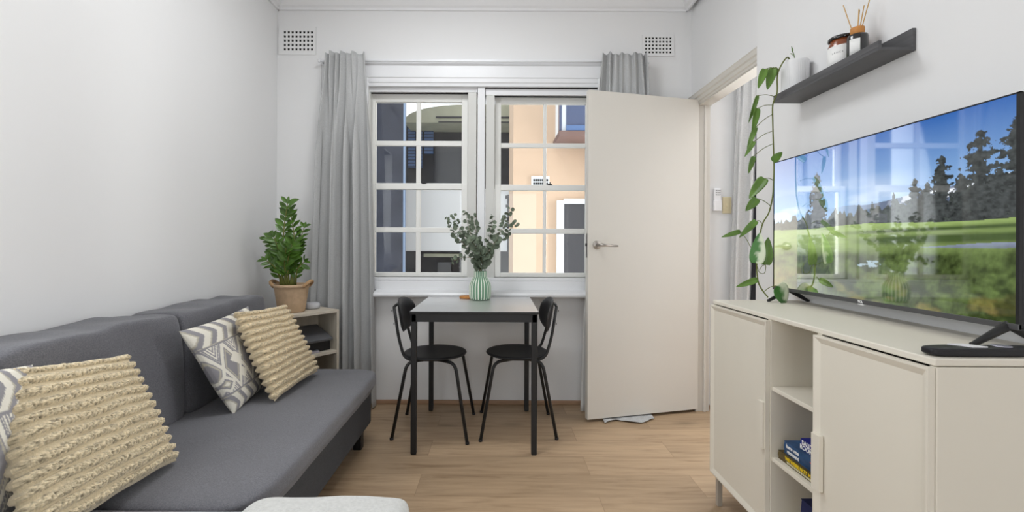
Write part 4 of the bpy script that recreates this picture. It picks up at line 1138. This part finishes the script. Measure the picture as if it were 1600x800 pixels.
f = MB()
a = P(634, 196, 9.6); b = P(860, 168, 9.6)
poly = [(a.x, a.z)]
for i in range(15):
    u = i / 14; poly.append((a.x + (b.x - a.x) * .45 * (1 - math.cos(PI / 2 * u)), a.z + (b.z - a.z) * math.sin(PI / 2 * u) ** .8))
poly += [(b.x, b.z), (b.x, a.z)]
f.prism(poly, 'y', 9.4, 10.2); cn = obj('canopy', f, OLIVER, t)
f = MB(); pxbox(f, 680, 182, 860, 184.5, 9.38, .05); pxbox(f, 684, 190, 860, 191.5, 9.38, .05); obj('canopy_groove', f, SLATE2, cn)
f = MB(); pxbox(f, 633, 295, 812, 393, 9.2, .9, .02); obj('balcony_parapet', f, WREND, t)
f = MB(); pxbox(f, 662, 397, 730, 402, 9.3, .5); obj('ledge', f, OLIVER, t)
for (x0, x1, y0, y1) in ((637, 648, 195, 262), (651, 659, 195, 262), (662, 676, 195, 240)):
    f = MB(); pxbox(f, x0, y0, x1, y1, 10.1, .1)
    for y in range(int(y0), int(y1), 5): pxbox(f, x0, y, x1, y + 1, 10.09, .02, mi=1)
    obj('shutter', f, [BLUEP, SLATE], t)
f = MB(); pxbox(f, 678, 230, 720, 292, 10.1, .1); obj('balcony_door', f, DARKG, t)
f = MB(); f.tube([P(795, 304, 9.1), P(795, 395, 9.1)], .035, 8); f.tube([P(789, 308, 9.1), P(798, 308, 9.1)], .035, 8); f.tube([P(790, 322, 9.1), P(795, 322, 9.1)], .03, 8); obj('drain_pipe', f, WIREP, t)
for (x0, y0, x1, y1) in ((640, 420, 655, 470), (684, 410, 705, 470)):
    f = MB(); pxbox(f, x0, y0, x1, y1, 10.1, .1); obj('window', f, DARKG, t)
t = thing('peach_building', 'pale peach rendered building seen beside the open door', 'building', P(920, 700, 6.5) * 1)
t.location.z = -3.4
f = MB(); pxbox(f, 801.5, -220, 1250, 790, 6.5, 2.5); obj('wall', f, PEACH, t)
f = MB(); pxbox(f, 876, -60, 1000, 208, 5.9, .6); by = obj('bay_window', f, WREND, t)
f = MB(); pxbox(f, 884, 130, 998, 203, 5.885, .03); pxbox(f, 873, 120, 877, 203, 5.88, .1); obj('pane', f, BLUEG, by)
f = MB(); pxbox(f, 873, 203.5, 1000, 212, 5.85, .65); sf = obj('soffit', f, BROWNS, by); sf['label'] = 'brown underside of the bay'
f = MB(); pxbox(f, 884, 203 - 8, 1000, 203, 5.86, .03); obj('bay_sill', f, BLUEP, by)
f = MB(); pxbox(f, 870, 313, 881, 500, 6.44, .06); pxbox(f, 881, 310, 1000, 318, 6.44, .06); wf = obj('window', f, WREND, t)
f = MB(); pxbox(f, 881, 318, 1000, 500, 6.47, .03); obj('pane', f, DARKG, wf)
f = MB(); pxbox(f, 830, 275, 858, 291, 6.47, .03); ab = obj('air_brick', f, WREND, t)
f = MB()
for y in (279.5, 285):
    x = 833
    while x < 854: pxbox(f, x, y, x + 2.6, y + 3, 6.46, .02); x += 3.4
obj('vent_slots', f, HOLE, ab)

# ------------------------------------------------------------------ light
w = bpy.data.worlds.new('World'); bpy.context.scene.world = w; w.use_nodes = True
bg = w.node_tree.nodes['Background']; bg.inputs[0].default_value = (.92, .96, 1.0, 1); bg.inputs[1].default_value = 1.6
def area(name, loc, rot, sx, sy, power, col=(1, 1, 1)):
    l = bpy.data.lights.new(name, 'AREA'); l.shape = 'RECTANGLE'; l.size = sx; l.size_y = sy; l.energy = power; l.color = col
    o = bpy.data.objects.new(name, l); C.objects.link(o); o.location = loc; o.rotation_euler = rot; return o
LP = dict(rear=11, ceil=16, side=13, hall=4, hallwin=70, yard=130)
area('rear_fill', (0, YR - .16, 1.07), (math.radians(90), 0, 0), 1.5, 2.0, LP['rear'], (.965, .985, 1))  # fill light added behind the viewer, no door known there
area('side_fill', (XL - .1, .575, 1.65), (0, math.radians(-90), 0), 1.3, 1.1, LP['side'], (.97, .985, 1))  # fill light added at the made-up side window
area('ceiling_fill', (-.35, 1.9, ZC - .03), (0, 0, 0), .7, .7, LP['ceil'], (.965, .985, 1))  # unseen ceiling panel added as room fill, no fixture modelled
area('next_room_fill', (2.3, 1.9, ZC - .03), (0, 0, 0), 1.0, 1.0, LP['hall'], (.97, .985, 1))  # unseen panel added to brighten the next room
area('next_room_window_daylight', (2.4, 3.2, 1.52), (math.radians(-90), 0, 0), .9, 1.3, LP['hallwin'], (.97, .985, 1))
area('yard_fill', (2.15, 5.7, 1.0), (math.radians(-90), 0, math.radians(-42)), .8, 4.0, LP['yard'], (.97, .985, 1))  # unseen panel outside, added to throw light onto the sofa wall

# ------------------------------------------------------------------ camera
cam = bpy.data.cameras.new('camera'); co = bpy.data.objects.new('camera', cam); C.objects.link(co)
cam.sensor_width = 36; cam.lens = 36 * F / 1600; cam.clip_start = .02
co.location = (0, 0, H); co.rotation_euler = (math.radians(90), math.radians(-.25), 0)
cam.shift_x = (800 - CX) / 1600; cam.shift_y = -(400 - CY) / 1600
sc_ = bpy.context.scene; sc_.camera = co
vs_ = sc_.view_settings; vs_.view_transform = 'Standard'; vs_.look = 'None'; vs_.gamma = 1; vs_.use_curve_mapping = False; vs_.exposure = .17
